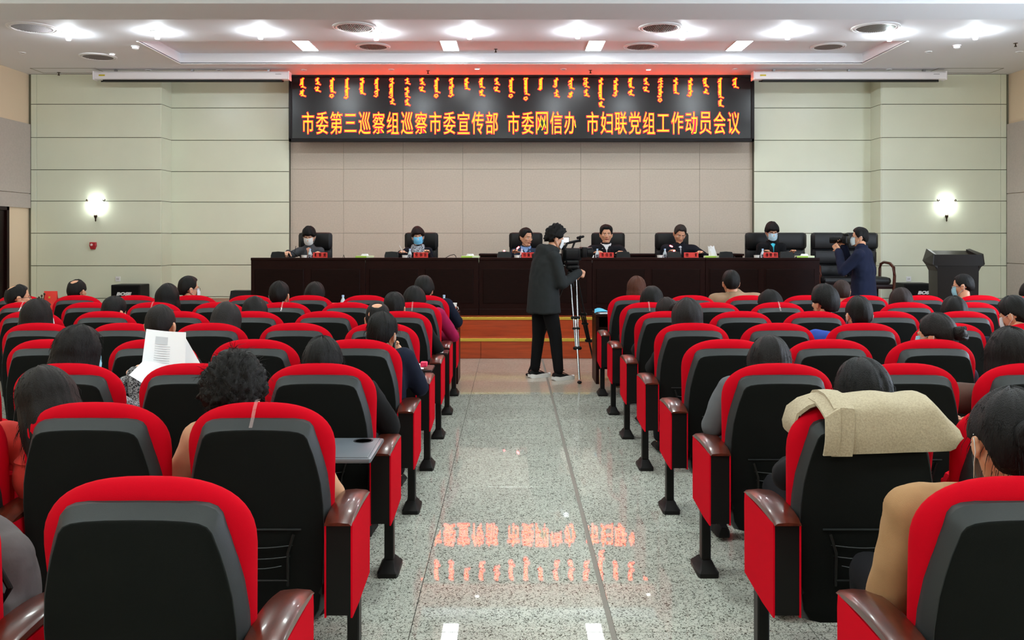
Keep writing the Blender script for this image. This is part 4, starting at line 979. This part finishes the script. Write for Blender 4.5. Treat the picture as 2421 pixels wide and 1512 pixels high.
# long desk in five units
DY = 12.39; DZ = SZ+.803; WZ = SZ+.73
lims = [593, 864, 1132, 1400, 1668, 1938]
labs = ['dark wooden desk unit at the end nearest the fire alarm, woman in white mask', 'dark wooden desk unit before the woman with the blue mask', 'dark wooden desk unit partly hidden by the camera operator', 'dark wooden desk unit before the man bending to the microphone', 'dark wooden desk unit before the woman with the turquoise scarf']
for i in range(5):
    x0, x1 = (lims[i]-VX)*DY/F, (lims[i+1]-VX)*DY/F; L = x1-x0
    t = thing('long_desk', (x0, DY, SZ), labs[i], 'desk', 'units of the long desk on the stage')
    b = MB(); b.rbox(.002, L-.002, .0, .025, 0, .80, .003); b.build('front_board', DWOOD, t, smooth=False)
    b = MB(); b.rbox(.002, L-.002, -.018, .06, .765, .803, .006).rbox(.002, L-.002, -.012, .03, 0, .09, .005); b.build('moulding', DWOOD, t, smooth=False)
    b = MB(); b.rbox(.0, L, .03, .75, .70, .73, .004); b.build('worktop', WCAP if False else DWOOD, t, smooth=False)
    for x in (.004, L-.034): MB().box(x, x+.03, .025, .70, 0, .70).build('side_panel', DWOOD, t, smooth=False)
    w_ = (L-.03*2-.07)/2
    for k in range(2):
        a = .055+k*(w_+.05); e = a+w_-.05
        b = MB(); b.rbox(a, e, -.010, .004, .165, .645, .008); b.build('panel', DWOODP, t, smooth=False)
        b = MB(); q = .012
        for (u0, u1, z0, z1) in ((a-q, e+q, .645, .657), (a-q, e+q, .153, .165), (a-q, a, .165, .645), (e, e+q, .165, .645)): b.box(u0, u1, -.006, .001, z0, z1)
        b.build('panel_frame', DWOOD, t, smooth=False)
# low wooden table along the wall behind the chairs
for i, (a, b_, lab) in enumerate(((1132, 1400, 'dark wooden side table against the beige wall, behind the camcorder'), (1400, 1760, 'dark wooden side table against the beige wall, behind the bending man'))):
    x0, x1 = (a-VX)*15.1/F, (b_-VX)*15.1/F
    t = thing('side_table', (x0, 15.1, SZ), lab, 'table', 'side tables against the wall')
    MB().rbox(0, x1-x0, 0, .5, .775, .81, .006).build('table_top', DWOOD, t, smooth=False); MB().rbox(.02, x1-x0-.02, .03, .06, 0, .775, .004).build('front_board', DWOODP, t, smooth=False)
    for e in (.02, x1-x0-.05): MB().box(e, e+.03, .06, .47, 0, .775).build('side_panel', DWOODP, t, smooth=False)

# desk items
IY = 12.62
def dpos(px, Y=IY): return ((px-VX)*Y/F, Y, WZ)
REDC = mat('red_name_card', (214, 44, 34), .6); INK = mat('black_ink', (40, 10, 10), .7)
NAMES = [(757, 34, 3, 'white mask woman', 1), (995, 34, 3, 'scarf woman', 2), (1250, 34, 3, 'man looking sideways', 3), (1434, 34, 3, 'man with the white shirt', 4), (1634, 34, 2, 'man bending to the microphone', 5), (1822, 34, 3, 'turquoise scarf woman', 6)]
for px, wpx, n, who, sd_ in NAMES:
    t = thing('name_card', dpos(px), 'red folded name card with black writing before the '+who, 'name card', 'red name cards on the long desk')
    hw_ = wpx/2*IY/F; hgt = .143
    b = MB(); b.loft([[(x, -.03, 0), (x, -.028, 0), (x, .0, hgt-.004), (x, .028, 0), (x, .03, 0), (x, .0, hgt)] for x in (-hw_, hw_)]); b.build('card', REDC, t, smooth=False)
    rnd = random.Random(sd_); ink = MB()
    cells = [-.6, 0, .6] if n == 3 else [-.62, .62]
    for cx in cells:                       # brush strokes: each cell one character of crossing bars
        cxx = cx*hw_; wv = .024
        for q in range(3):
            z = .085+q*.018; ink.box(cxx-wv*rnd.uniform(.6, 1), cxx+wv*rnd.uniform(.6, 1), -.0125, -.009, z, z+.0045)
        for q in range(rnd.choice((1, 2, 2))):
            x = cxx+rnd.uniform(-.8, .8)*wv; ink.box(x, x+.005, -.0125, -.009, .078, .132)
        ink.box(cxx-.0025, cxx+.0025, -.0125, -.009, .076, .134)
    ink.build('writing', INK, t, smooth=False)
BOT = mat('clear_bottle_water', (190, 208, 216), .12, spec=.8); CAPM = mat('pale_blue_cap', (170, 200, 235), .4); LBL = patt('bottle_label', (30, 44, 70), (225, 230, 236), 60, .45, .5, .5, stretch=(1, 1, .6))
def bottle(loc, lab, grp, h_=.195):
    t = thing('water_bottle', loc, lab, 'bottle', grp); k = h_/.21
    MB().lathe([(.028*1, 0), (.031, .006), (.031, .05), (.029, .055), (.031, .06), (.031, .125), (.027, .145), (.013, .175), (.012, .19)], 18, M=Matrix.Scale(k, 4)).build('bottle_body', BOT, t)
    MB().lathe([(.015, .188), (.015, .208), (.012, .21)], 14, M=Matrix.Scale(k, 4)).build('cap', CAPM, t)
    MB().lathe([(.0318, .062), (.0318, .12)], 18, M=Matrix.Scale(k, 4), cap0=False, cap1=False).build('label_band', LBL, t)
for px, who in ((733, 'white mask woman'), (969, 'scarf woman'), (1234, 'man looking sideways'), (1412, 'man with the white shirt'), (1572, 'man bending to the microphone'), (1803, 'turquoise scarf woman')):
    bottle(dpos(px, 12.70), 'small clear water bottle standing before the '+who, 'water bottles on the long desk')
CUP = mat('white_paper_cup', (232, 228, 222), .6); CUPR = mat('cup_print', (210, 120, 90), .6)
def cup(loc, lab, grp, holder=False, s=1.0):
    t = thing('paper_cup', loc, lab, 'cup', grp); S_ = Matrix.Scale(s, 4)
    MB().lathe([(.026, 0), (.034, .085), (.0365, .087), (.0365, .091), (.033, .09), (.026, .004)], 18, M=S_, cap1=True).build('cup_wall', CUP, t)
    MB().lathe([(.0292, .03), (.0325, .06)], 18, M=S_, cap0=False, cap1=False).build('print_band', CUPR, t)
    if holder: MB().tube([(.033, 0, .07), (.055, 0, .068), (.060, 0, .045), (.045, 0, .03), (.031, 0, .03)], .004, 6).build('handle', CUP, t)
for px, who in ((719, 'white mask woman'), (957, 'scarf woman'), (1222, 'man looking sideways'), (1398, 'man with the white shirt'), (1560, 'man bending to the microphone'), (1789, 'turquoise scarf woman')):
    cup(dpos(px, 12.62), 'white paper cup beside the bottle of the '+who, 'paper cups on the long desk', s=1.15)
GRN = mat('green_tissue_box', (165, 205, 70), .5); TIS = mat('white_tissue', (240, 240, 240), .9)
def tissue(px, lab, tall=0):
    t = thing('tissue_box', dpos(px, 12.70), lab, 'tissue box', 'tissue boxes on the long desk')
    MB().rbox(-.125, .125, -.06, .06, 0, .095, .004).build('carton', mat('pale_tissue_box', (220, 232, 190), .5), t, smooth=False)
    b = MB(); b.box(-.127, .03, -.0615, -.06, .03, .092); b.build('green_print', GRN, t, smooth=False)
    MB().box(.07, .10, -.062, -.0605, .045, .065).build('small_print', BLK, t, smooth=False)
    b = MB(); n = 14; hh = .13 if tall else .028
    r = []
    for i in range(6):
        f = i/5; r.append([((.055*(1-f*.25)*math.cos(2*PI*j/n))*(1+.15*math.sin(3*j))+(-.03 if tall else 0)*f, .025*(1-f*.4)*math.sin(2*PI*j/n)*(1+.3*math.sin(2*j+i)), .094+hh*f+(.02*math.sin(j*2.1) if i == 5 else 0)*tall) for j in range(n)])
    b.loft(r); b.build('tissue', TIS, t, angle=70)
tissue(863, 'green and white tissue box between the two masked women'); tissue(1112, 'green and white tissue box on the desk beside the operator side table'); tissue(1686, 'tissue box with tall white tissue beside the bending man', 1); tissue(1902, 'green and white tissue box at the far end of the long desk')
LEDR = emis('red_led', (1, .06, .08), 14)
def micunit(px, lab, lit=0, neck=None):
    t = thing('conference_microphone', dpos(px, 12.58), lab, 'microphone', 'conference microphones on the long desk')
    b = MB(); b.loft([[(x*k, y+(z*.25), z) for x, z in ((-.095, 0), (.095, 0), (.100, .10), (.085, .150), (0, .157), (-.085, .150), (-.100, .10))] for y, k in ((-.02, .97), (-.005, 1), (.02, 1), (.03, .96))]); b.build('unit_body', mat('mic_black', (14, 14, 15), .3), t)
    b = MB(); b.rbox(-.10, .10, -.0, .12, 0, .03, .01); b.build('unit_base', mat('mic_black', (14, 14, 15), .3), t)
    if lit: MB().ell((0, .045, .165), .014, .012, .012).build('indicator_light', LEDR, t)
    if neck:
        b = MB(); b.tube(neck, .0045, 6); b.build('gooseneck', mat('mic_black', (14, 14, 15), .3), t)
        e = Vector(neck[-1]); d = (e-Vector(neck[-2])).normalized()
        b = MB(); b.cap(e, e+d*.03, .010, .010); b.build('microphone_head', LEDR if lit else mat('mic_black', (14, 14, 15), .3), t)
micunit(656, 'black conference microphone unit at the far end beside the writing hand', 0, [(.12, .06, .02), (.14, .06, .13), (.155, .06, .16), (.20, .07, .15), (.24, .08, .11)])
micunit(925, 'black conference microphone unit beside the scarf woman', 0, [(.10, .06, .02), (.12, .06, .10), (.15, .08, .06)])
micunit(1192, 'lit conference microphone unit beside the man looking sideways', 1, [(.11, .08, .02), (.125, .08, .12), (.15, .08, .17), (.185, .09, .20)])
micunit(1474, 'black conference microphone unit beside the man with the white shirt', 0, [(-.08, .08, .02), (-.11, .08, .10), (-.15, .12, .11)])
micunit(1595, 'lit conference microphone unit before the man bending forward', 1, [(.06, .10, .02), (.08, .10, .12), (.04, .12, .20), (-.01, .14, .225)])
micunit(1718, 'black conference microphone unit beside the tall tissue', 0, [(.11, .06, .02), (.12, .06, .05)])
micunit(1861, 'black conference microphone unit beside the turquoise scarf woman', 0, [(.11, .06, .02), (.13, .06, .05)])
b = MB(); b.tube([(0, 0, .0), (.10, 0, .05), (.19, 0, .10), (.25, 0, .115), (.275, 0, .09), (.28, 0, .055)], .005, 6); o = b.build('microphone_gooseneck', mat('mic_black', (14, 14, 15), .3), None, dpos(1032), label='thin curved black microphone stalk beside the scarf woman chair', cat='microphone')
b = MB(); b.tube([(0, 0, 0), (-.04, 0, .11), (-.055, 0, .04)], .005, 6); b.build('microphone_gooseneck', mat('mic_black', (14, 14, 15), .3), None, dpos(819), label='thin bent black microphone stalk beside the first tissue box', cat='microphone')
# pens in the writing hands
for px, py, Y, lab, dd in ((697, 596, 12.85, 'pen held by the woman in the white mask', (.02, -.02, .09)), (953, 596, 12.9, 'white pen beside the scarf woman', (-.05, -.02, .10))):
    p = P(px, py, Y); b = MB(); b.tube([(0, 0, 0), dd], .004, 6); b.build('pen', WHITE if px > 900 else BLK, None, p, label=lab, cat='pen')

# ================================================================ front tables before the first row
FT = [(-.58, -2.30, 'dark wooden front-row table with paper cup at the aisle end'), (-2.30, -4.02, 'dark wooden front-row table before the man in glasses and mask'), (-4.02, -5.74, 'dark wooden front-row table with the tall red card at the far end'),
      (.93, 2.65, 'dark wooden front-row table with a blue mask at the aisle end'), (2.65, 4.37, 'dark wooden front-row table before the close-shaved man'), (4.37, 6.09, 'dark wooden front-row table beside the lectern')]
for a, b_, lab in FT:
    x0, x1 = min(a, b_), max(a, b_); L = x1-x0
    t = thing('front_table', (x0, 9.72, 0), lab, 'table', 'wooden tables before the front row')
    MB().rbox(0, L, -.01, .48, .735, .765, .005).build('table_top', DWOOD, t, smooth=False)
    for e in (.0, L-.035): MB().rbox(e, e+.035, .0, .46, 0, .735, .003).build('side_panel', DWOOD, t, smooth=False)
    MB().rbox(.035, L-.035, .43, .455, .10, .735, .003).build('front_board', DWOODP, t, smooth=False)
    MB().rbox(.035, L-.035, .02, .42, .60, .618, .003).build('shelf', DWOODP, t, smooth=False)
TZt = .765
cup(((1071-VX)*9.85/F, 9.85, TZt), 'white paper cup with handle beside the navy jacket in the front row', None, True, 1.25)
bottle(((811-VX)*9.95/F, 9.95, TZt), 'clear water bottle standing on the table beside the small red card', 'water bottles on the front tables')
bottle(((1050-VX)*9.98/F, 9.98, TZt), 'clear water bottle behind the navy jacket in the front row', 'water bottles on the front tables')
for px, w_, h_, lab in ((787, .16, .11, 'small red card on the front table next to a bottle'), (120, .15, .24, 'tall red card with yellow emblem at the far end table'), ):
    t = thing('red_card', ((px-VX)*9.95/F, 9.95, TZt), lab, 'card')
    MB().loft([[(x, -.035, 0), (x, -.032, 0), (x, 0, h_-.005), (x, .032, 0), (x, .035, 0), (x, 0, h_)] for x in (-w_/2, w_/2)]).build('card', REDC, t, smooth=False)
    if px == 120:
        b = MB()
        for k in range(3): b.tube([(-w_/2-.02+.012*k, -.05, 0), (-w_/2-.01+.012*k, -.05, .10), (-w_/2-.03+.03*k, -.05, .16+.02*k)], .004, 5); b.ell((-w_/2-.03+.03*k, -.05, .17+.02*k), .012, .01, .015, 8, 6)
        b.build('dried_stem', BRONZE, t); MB().box(-.02, .0, -.013, -.0105, .16, .18).build('emblem', GOLD, t, smooth=False)
MASKB = mat('blue_mask', (96, 190, 226), .8)
t = thing('folded_mask', ((1424-VX)*9.86/F, 9.86, TZt), 'folded light blue face mask on the table end by the aisle', 'face mask')
b = MB(); r = []
for i in range(8):
    f = i/7; r.append([(-.09+.20*f, -.03+.0*f, .004+.035*math.sin(PI*f)**.5*.5), (-.085+.20*f, .0, .020+.055*(1-f)*math.sin(PI*min(1, f+.15))), (-.08+.19*f, .05, .006)])
b.loft(r, closed=True); b.build('mask_body', MASKB, t, angle=60)
t = thing('phone', ((1432-VX)*9.78/F, 9.78, TZt), 'white-cased phone lying beside the folded blue mask', 'phone')
MB().rbox(-.08, .06, -.04, .035, .001, .012, .004, M=R3(z=.25)).build('phone_body', mat('phone_white', (226, 230, 236), .3), t, smooth=False)

# ================================================================ lectern, loudspeakers, wedge
LY = 12.75
t = thing('lectern', ((2274-VX)*LY/F, LY+.25, 0), 'black wooden lectern with flared top near the right wall', 'lectern', rz=math.radians(-9)); t.scale = (.84, .84, 1)
b = MB(); b.loft([[(-.34*k, -.25, z), (.34*k, -.25, z), (.34*k, .25, z), (-.34*k, .25, z)] for z, k in ((0, 1.0), (.08, 1.0), (.08, .93), (1.12, .98), (1.20, 1.12))]); b.build('body', mat('lectern_black', (22, 17, 15), .32), t, smooth=False)
for s in (-1, 1):
    b = MB(); b.loft([[(s*.33, -.26, 1.16), (s*.42, -.28, 1.22), (s*.40, -.27, 1.37), (s*.33, -.25, 1.35)], [(s*.33, .30, 1.16), (s*.42, .30, 1.26), (s*.36, .28, 1.44), (s*.30, .28, 1.43)]][::s])
    b.build('side_wing', mat('lectern_wing', (40, 36, 33), .4), t, smooth=False)
b = MB(); b.loft([[(-.40, -.28, 1.20), (.40, -.28, 1.20), (.38, -.27, 1.36), (-.38, -.27, 1.36)], [(-.40, -.24, 1.20), (.40, -.24, 1.20), (.36, -.25, 1.36), (-.36, -.25, 1.36)]]); b.build('front_lip', mat('lectern_black', (22, 17, 15), .32), t, smooth=False)
MB().loft([[(-.37, -.24, 1.30), (.37, -.24, 1.30), (.33, .27, 1.41), (-.33, .27, 1.41)], [(-.37, -.24, 1.28), (.37, -.24, 1.28), (.33, .27, 1.39), (-.33, .27, 1.39)]]).build('reading_surface', mat('lectern_black', (22, 17, 15), .32), t, smooth=False)
def loudspeaker(x0, x1, ytop, Y, lab, lx):
    a, e = (x0-VX)*Y/F, (x1-VX)*Y/F; zt = CH-(ytop-VY)*Y/F
    t = thing('loudspeaker', ((a+e)/2, Y, 0), lab, 'loudspeaker', 'black loudspeakers by the side walls'); hw_ = (e-a)/2
    MB().rbox(-hw_, hw_, 0, .40, 0, zt, .012).build('cabinet', mat('speaker_black', (20, 20, 21), .5), t, smooth=False)
    MB().rbox(-hw_+.02, hw_-.02, -.012, .004, .04, zt-.02, .008).build('grille', mat('speaker_grille', (13, 13, 13), .75, bump=.5, bscale=300), t, smooth=False)
    vs, fs = text_mesh('BOSE', .088, .006)
    M = T(lx, -.015, zt-.155) @ Matrix.Rotation(PI/2, 4, 'X') @ Matrix(((1.15, .25, 0, 0), (0, .8, 0, 0), (0, 0, 1, 0), (0, 0, 0, 1)))
    MB().add(vs, fs, 0, M).build('logo_lettering', mat('logo_silver', (225, 225, 225), .3), t, smooth=False)
loudspeaker(262, 331, 673, 15.0, 'black loudspeaker with silver lettering under the left wall socket', -.02)
loudspeaker(2138, 2207, 670, 15.0, 'black loudspeaker with silver lettering beside the lectern', .10)
t = thing('stage_monitor', ((568-VX)*12.6/F, 12.6, SZ), 'low black wedge monitor beside the end of the long desk', 'loudspeaker')
MB().loft([[(-.16, -.1, 0), (.16, -.1, 0), (.16, .25, 0), (-.16, .25, 0)], [(-.135, .0, .33), (.15, .0, .33), (.15, .2, .33), (-.135, .2, .33)]]).build('cabinet', mat('speaker_black', (20, 20, 21), .5), t, smooth=False)

# ================================================================ tripod and camcorder
TYY = 10.22
hx = (1353-VX)*TYY/F; hub = Vector((hx, TYY, 1.22))
t = thing('tripod', (hx, TYY, 0), 'tall camera tripod with steel legs beside the camera operator', 'tripod')
feet = [Vector((.195-hx, 10.3-TYY, 0)), Vector((.752-hx, 9.74-TYY, 0)), Vector((1.02-hx, 10.75-TYY, 0))]
for i, f_ in enumerate(feet):
    top_ = Vector((0, 0, 1.17))+Vector((f_.x, f_.y, 0)).normalized()*.05; d = f_-top_; sd_ = Vector((-f_.y, f_.x, 0)).normalized()
    b = MB(); col_m = CHROME if i == 1 else BLK
    m1 = top_+d*.40; m2 = top_+d*.68
    for s in (-1, 1): b.tube([top_+sd_*.035*s, m2+sd_*.018*s], .0085, 8)
    b.tube([m1+d*.02, f_-d*.02+Vector((0, 0, .02))], .0115, 8)
    leg = b.build('leg', col_m, t)
    b = MB(); b.cap(m1+sd_*.04, m1-sd_*.04, .018, .018, .8); b.cap(m1+d*.10+sd_*.03, m1+d*.10-sd_*.03, .015, .015); b.cap(m2+sd_*.03, m2-sd_*.03, .02, .02); b.build('clamp', BLK, leg)
    b = MB(); b.ell((f_.x, f_.y, .018), .026, .026, .018, 12, 8); b.build('rubber_foot', RUB, leg)
b = MB(); b.lathe([(.06, 1.15), (.065, 1.18), (.05, 1.21), (.03, 1.22)], 16); b.cap((0, 0, 1.05), (0, 0, 1.18), .02, .02); b.build('hub', BLK, t)
b = MB(); b.lathe([(.05, 1.215), (.045, 1.25), (.055, 1.26), (.055, 1.29)], 16); b.rbox(-.06, .07, -.04, .04, 1.285, 1.315, .008); b.cap((-.05, -.05, 1.265), (.05, -.05, 1.265), .03, .03); b.build('fluid_head', mat('head_black', (24, 24, 25), .4), t)
b = MB(); b.tube([(.0, -.05, 1.26), (-.02, -.06, 1.24), (.015, -.12, 1.19)], .009, 8); b.cap((.015, -.12, 1.19), (.03, -.16, 1.165), .015, .015); b.build('pan_handle', BLK, t)
b = MB(); b.tube([(-.10, -.03, 1.285), (.02, -.03, 1.287)], .006, 6); b.build('level_bar', CHROME, t)
t = thing('camcorder', (hx+.0, TYY, 1.315), 'black video camcorder with lit flip screen on the tripod', 'video camera', rz=math.radians(12))
CB = mat('camera_black', (17, 17, 18), .4, bump=.1, bscale=200)
b = MB(); b.rbox(-.12, .10, -.055, .055, .02, .17, .02); b.rbox(-.10, .06, -.075, -.05, .04, .15, .01); b.build('body', CB, t)
b = MB(); b.lathe([(.045, 0), (.05, .03), (.05, .07), (.062, .075), (.064, .14), (.058, .145)], 20, M=T(.09, 0, .115) @ R3(0, PI/2)); b.build('lens', CB, t)
b = MB(); b.rbox(.10, .16, -.07, .07, .055, .18, .01); b.build('lens_hood', CB, t)
b = MB(); b.cap((-.10, 0, .17), (-.19, -.0, .215), .026, .034); b.lathe([(.034, 0), (.04, .03), (.04, .045)], 16, M=T(-.19, 0, .215) @ R3(0, -PI/2)); b.build('viewfinder', mat('rubber_black', (10, 10, 10), .8), t)
b = MB(); b.tube([(-.09, 0, .17), (-.06, 0, .225), (.06, 0, .25), (.10, 0, .255)], .016, 8); b.tube([(.0, 0, .165), (.03, 0, .24)], .012, 8); b.build('handle', CB, t)
b = MB(); b.cap((.06, -.02, .285), (.125, -.02, .30), .016, .014); b.tube([(.09, -.0, .255), (.085, -.02, .285)], .01, 6); b.lathe([(.022, -.006), (.022, .006)], 14, M=T(.09, -.02, .29) @ R3(0, PI/2)); b.build('microphone', CB, t)
b = MB(); b.rbox(-.135, -.035, -.005, .006, .225, .295, .004); sc2 = b.build('flip_screen', CB, t, smooth=False)
MB().box(-.127, -.043, -.007, -.0055, .233, .287).build('screen_glow', emis('screen_white', (.9, .95, 1), 1.6), sc2, smooth=False)
b = MB(); b.rbox(-.10, .06, -.09, .02, -.02, .03, .015); b.build('battery', CB, t)
# photographer's camera
pr = Vector(((2036-VX)*PY/F, PY, 0)); Mp = T(*pr) @ Matrix.Rotation(h(54), 4, 'Z')
c0 = Mp @ Vector((.03, .195, 1.575))
t = thing('still_camera', c0, 'black still camera with long lens held up by the photographer', 'camera', rz=h(54))
MB().rbox(-.072, .072, -.03, .035, -.05, .05, .012).build('body', CB, t); MB().rbox(-.028, .028, -.03, .03, .045, .078, .01).build('prism', CB, t)
MB().lathe([(.036, .03), (.037, .07), (.042, .075), (.042, .14), (.046, .15), (.046, .20), (.040, .20), (.034, .17)], 20, M=R3(-PI/2)).build('lens', CB, t)

# ================================================================ loose things among the seats
# papers held up by the woman in the patterned top
def sheet(name, c, label, nx=6, ny=6, bend=.02, prints=None, cat='paper', mt=PAPER):
    """thin curved paper through four corners"""
    c = [Vector(v) for v in c]; o = c[0]; m = MB(); g = []
    nrm = (c[1]-c[0]).cross(c[3]-c[0]).normalized()
    def pt(u, v, off=0): return c[0].lerp(c[1], u).lerp(c[3].lerp(c[2], u), v)+nrm*(bend*math.sin(PI*u)*(.5+.5*v)+off)-o
    for side in (0, 1):
        m.add([pt(i/nx, j/ny, side*.0008) for j in range(ny+1) for i in range(nx+1)], [((j*(nx+1)+i), (j*(nx+1)+i+1), ((j+1)*(nx+1)+i+1), ((j+1)*(nx+1)+i))[::(1 if side else -1)] for j in range(ny) for i in range(nx)])
    ob = m.build(name, mt, None, o, angle=0, label=label, cat=cat)
    if prints:
        pm = MB()
        for (u0, u1, v0, v1) in prints:
            for s_ in (.0012, -.0012):
                pm.add([pt(u0, v0, s_), pt(u1, v0, s_), pt(u1, v1, s_), pt(u0, v1, s_)], [(0, 1, 2, 3)])
        pm.build('print', mat('faint_print', (196, 200, 206), .8), ob, smooth=False)
    return ob
lines = [(.25, .62, .30+.045*k, .312+.045*k) for k in range(9)]+[(.25, .55, .12, .27)]
sheet('paper_sheet', (P(346, 777, 4.62), P(440, 785, 4.66), P(436, 905, 4.56), P(330, 900, 4.50)), 'white printed sheet held upright by the woman in the patterned top', prints=lines)
sheet('paper_sheet', (P(425, 792, 4.70), P(440, 800, 4.70), P(500, 905, 4.64), P(350, 905, 4.58)), 'second white sheet fanned out behind the upright printed sheet', bend=.005)
sheet('paper_sheet', (P(338, 853, 4.47), P(400, 862, 4.50), P(372, 935, 4.44), P(305, 886, 4.38)), 'third white sheet drooping below the held papers', bend=-.01)
sheet('paper_sheet', (P(385, 1150, 3.38), P(384, 1125, 3.46), P(402, 1112, 3.55), P(440, 1112, 3.55)), 'white paper under the hand of the curly-haired woman', bend=.003)
sheet('paper_sheet', (P(388, 1152, 3.37), P(440, 1152, 3.37), P(440, 1116, 3.52), P(386, 1128, 3.45)), 'lower white paper under the hand of the curly-haired woman', bend=.0)
# notes on tablets at the aisle
def tablet(px, py, Y, w_, lab):
    p = P(px, py, Y); t = thing('writing_tablet', p, lab, 'writing tablet', 'fold-out writing tablets at the aisle')
    MB().rbox(-w_/2, w_/2, -.11, .11, -.015, 0, .006).build('board', mat('tablet_brown', (40, 30, 30), .3), t, smooth=False); MB().rbox(-.012, .012, -.02, .02, -.09, -.015, .004).build('bracket', BLK, t, smooth=False)
tablet(1000, 868, 5.45, .13, 'dark fold-out tablet under the white notes by the navy jacket man')
sheet('notebook', (P(982, 872, 5.36), P(1002, 872, 5.36), P(1000, 859, 5.50), P(980, 859, 5.50)), 'white notes beside the hand-on-chin man', bend=.0, cat='notebook')
t = thing('pink_case', P(1002, 866, 5.42), 'bright pink small case on the tablet at the left aisle', 'case'); MB().rbox(-.02, .022, -.025, .025, 0, .03, .006).build('case_body', mat('hot_pink', (240, 40, 90), .5), t)
tablet(1046, 830, 7.3, .10, 'dark fold-out tablet beside the magenta sleeve')
sheet('notebook', (P(1036, 834, 7.2), P(1048, 834, 7.2), P(1046, 821, 7.35), P(1036, 821, 7.35)), 'white notes beside the magenta sleeve', bend=0, cat='notebook')
sheet('paper_sheet', (P(2108, 1340, 2.62), P(2124, 1356, 2.60), P(2110, 1357, 2.55), P(2100, 1350, 2.57)), 'corner of white paper beside the camel coat sleeve', bend=0)
# folded beige wool coat over a chair back
cx_, cy_ = colX(1, 1*0), topY(1)
WOOL = patt('beige_wool', (168, 156, 134), (186, 174, 150), 160, .35, .65, .95, detail=4, bump=.4, dist=.5, spec=.15)
t = thing('folded_coat', (cx_, cy_, 0), 'beige wool coat folded over the back of the aisle chair', 'coat')
def coat_panel(x0, x1, off, zlo, ztop, slope, name, ylo_f=.18, nx=22, hang=0):
    m = MB(); outer, inner = [], []
    for i in range(nx+1):
        u = i/nx; x = x0+(x1-x0)*u
        drop = slope(x); zt = ztop+.004*math.sin(x*40)-drop[0]; zl = zlo+drop[1]
        prof = []
        for k in range(17):
            f = k/16
            if f < .30: q = f/.30; y = .185-.02*q; z = (ylo_f if ylo_f > .5 else .86)+(zt-.03-(ylo_f if ylo_f > .5 else .86))*q
            elif f < .62: q = (f-.30)/.32; a = PI*q; y = .062+.103*math.cos(a); z = zt-.03+.032*math.sin(a)
            else: q = (f-.62)/.38; y = -.041+off-.012*math.sin(q*PI)+rec(zt-(zt-zl)*q)*.9; z = (zt-.03)+(zl-zt+.03)*q
            y += .004*noise.noise(Vector((x*12, z*10, off*99)))
            prof.append(Vector((x, y-(off if f >= .62 else 0)*0, z)))
        outer.append(prof)
    n = len(outer[0]); vs = [p for r in outer for p in r]; c0 = Vector((0, .06, .88))
    vi = []
    for r in outer:
        for p in r:
            d = Vector((0, p.y-c0.y, p.z-c0.z)); d = d.normalized() if d.length > 1e-5 else Vector((0, 0, 1)); vi.append(p+d*.009)
    fs = []
    for i in range(nx):
        for k in range(n-1):
            a = i*n+k; fs.append((a, a+1, a+n+1, a+n)); N_ = len(vs); fs.append((N_+a, N_+a+n, N_+a+n+1, N_+a+1))
    N_ = len(vs)
    for k in range(n-1): fs.append((k, N_+k, N_+k+1, k+1)); a = nx*n+k; fs.append((a, a+1, N_+a+1, N_+a))
    for i in range(nx): a = i*n; fs.append((a, a+n, N_+a+n, N_+a)); a = i*n+n-1; fs.append((a, N_+a, N_+a+n, a+n))
    m.add(vs+vi, fs); return m.build(name, WOOL, t, angle=55)
coat_panel(-.105, .295, -.010, .872, 1.052, lambda x: (max(0, x-.20)*.95+max(0, -.02-x)*.06, .03*(x+.1)+.04*sstep(.27, .295, x)), 'folded_body')
coat_panel(-.145, -.075, -.020, .868, 1.056, lambda x: (.0, 0), 'front_fold', nx=6)
coat_panel(-.175, -.125, -.030, .872, 1.054, lambda x: (max(0, -.13-x)*.5, 0), 'outer_fold', nx=6)
m = MB(); 
pts = [(-.15, .03, 1.04), (-.195, .05, 1.02), (-.225, .08, .985), (-.235, .10, .93), (-.225, .12, .90)]
m.loft([[(p[0], p[1]-.02, p[2]+.004), (p[0], p[1]+.10, p[2]+.01), (p[0]+.006, p[1]+.10, p[2]), (p[0]+.006, p[1]-.02, p[2]-.006)] for p in pts]); m.build('far_flap', WOOL, t, angle=60)
# backpack on the seat at the left edge
t = thing('backpack', (-1.475, 2.31, .44), 'grey-brown backpack with black zips at the bottom left corner', 'backpack')
BP = mat('taupe_nylon', (74, 66, 66), .75, bump=.6, bscale=25, var=.1, vscale=10)
b = MB(); b.ell((0, .08, .20), .205, .13, .235, 24, 16); b.cap((-.10, -.06, .10), (.10, -.06, .10), .06, .06); b.cap((-.12, -.045, .24), (.12, -.045, .24), .05, .05); b.ell((.02, .0, .14), .20, .10, .16, 20, 12); b.cap((.10, .05, .06), (.12, .05, .30), .10, .085)
vs, fs = solid(b, .012, 4); MB().add(vs, fs).build('bag_body', BP, t, angle=0)
b = MB(); b.tube([(.10, -.075, .33), (.17, -.06, .34), (.20, -.05, .27), (.17, -.085, .18), (.12, -.105, .12)], .008, 6); b.tube([(.05, -.09, .10), (.13, -.10, .17), (.19, -.06, .26)], .005, 6); b.build('zip', BLK, t)
b = MB(); b.tube([(.0, .03, .42), (.03, .0, .46), (.08, .0, .45), (.10, .03, .40)], .012, 8); b.build('carry_handle', BP, t)
b = MB(); b.ell((.15, -.055, .25), .025, .02, .06, 12, 8); b.build('mesh_pocket', BLK, t)
sheet('paper_sheet', (P(38, 1512, 2.2), P(80, 1512, 2.2), P(80, 1470, 2.3), P(62, 1478, 2.3)), 'white paper edge below the backpack', bend=0)
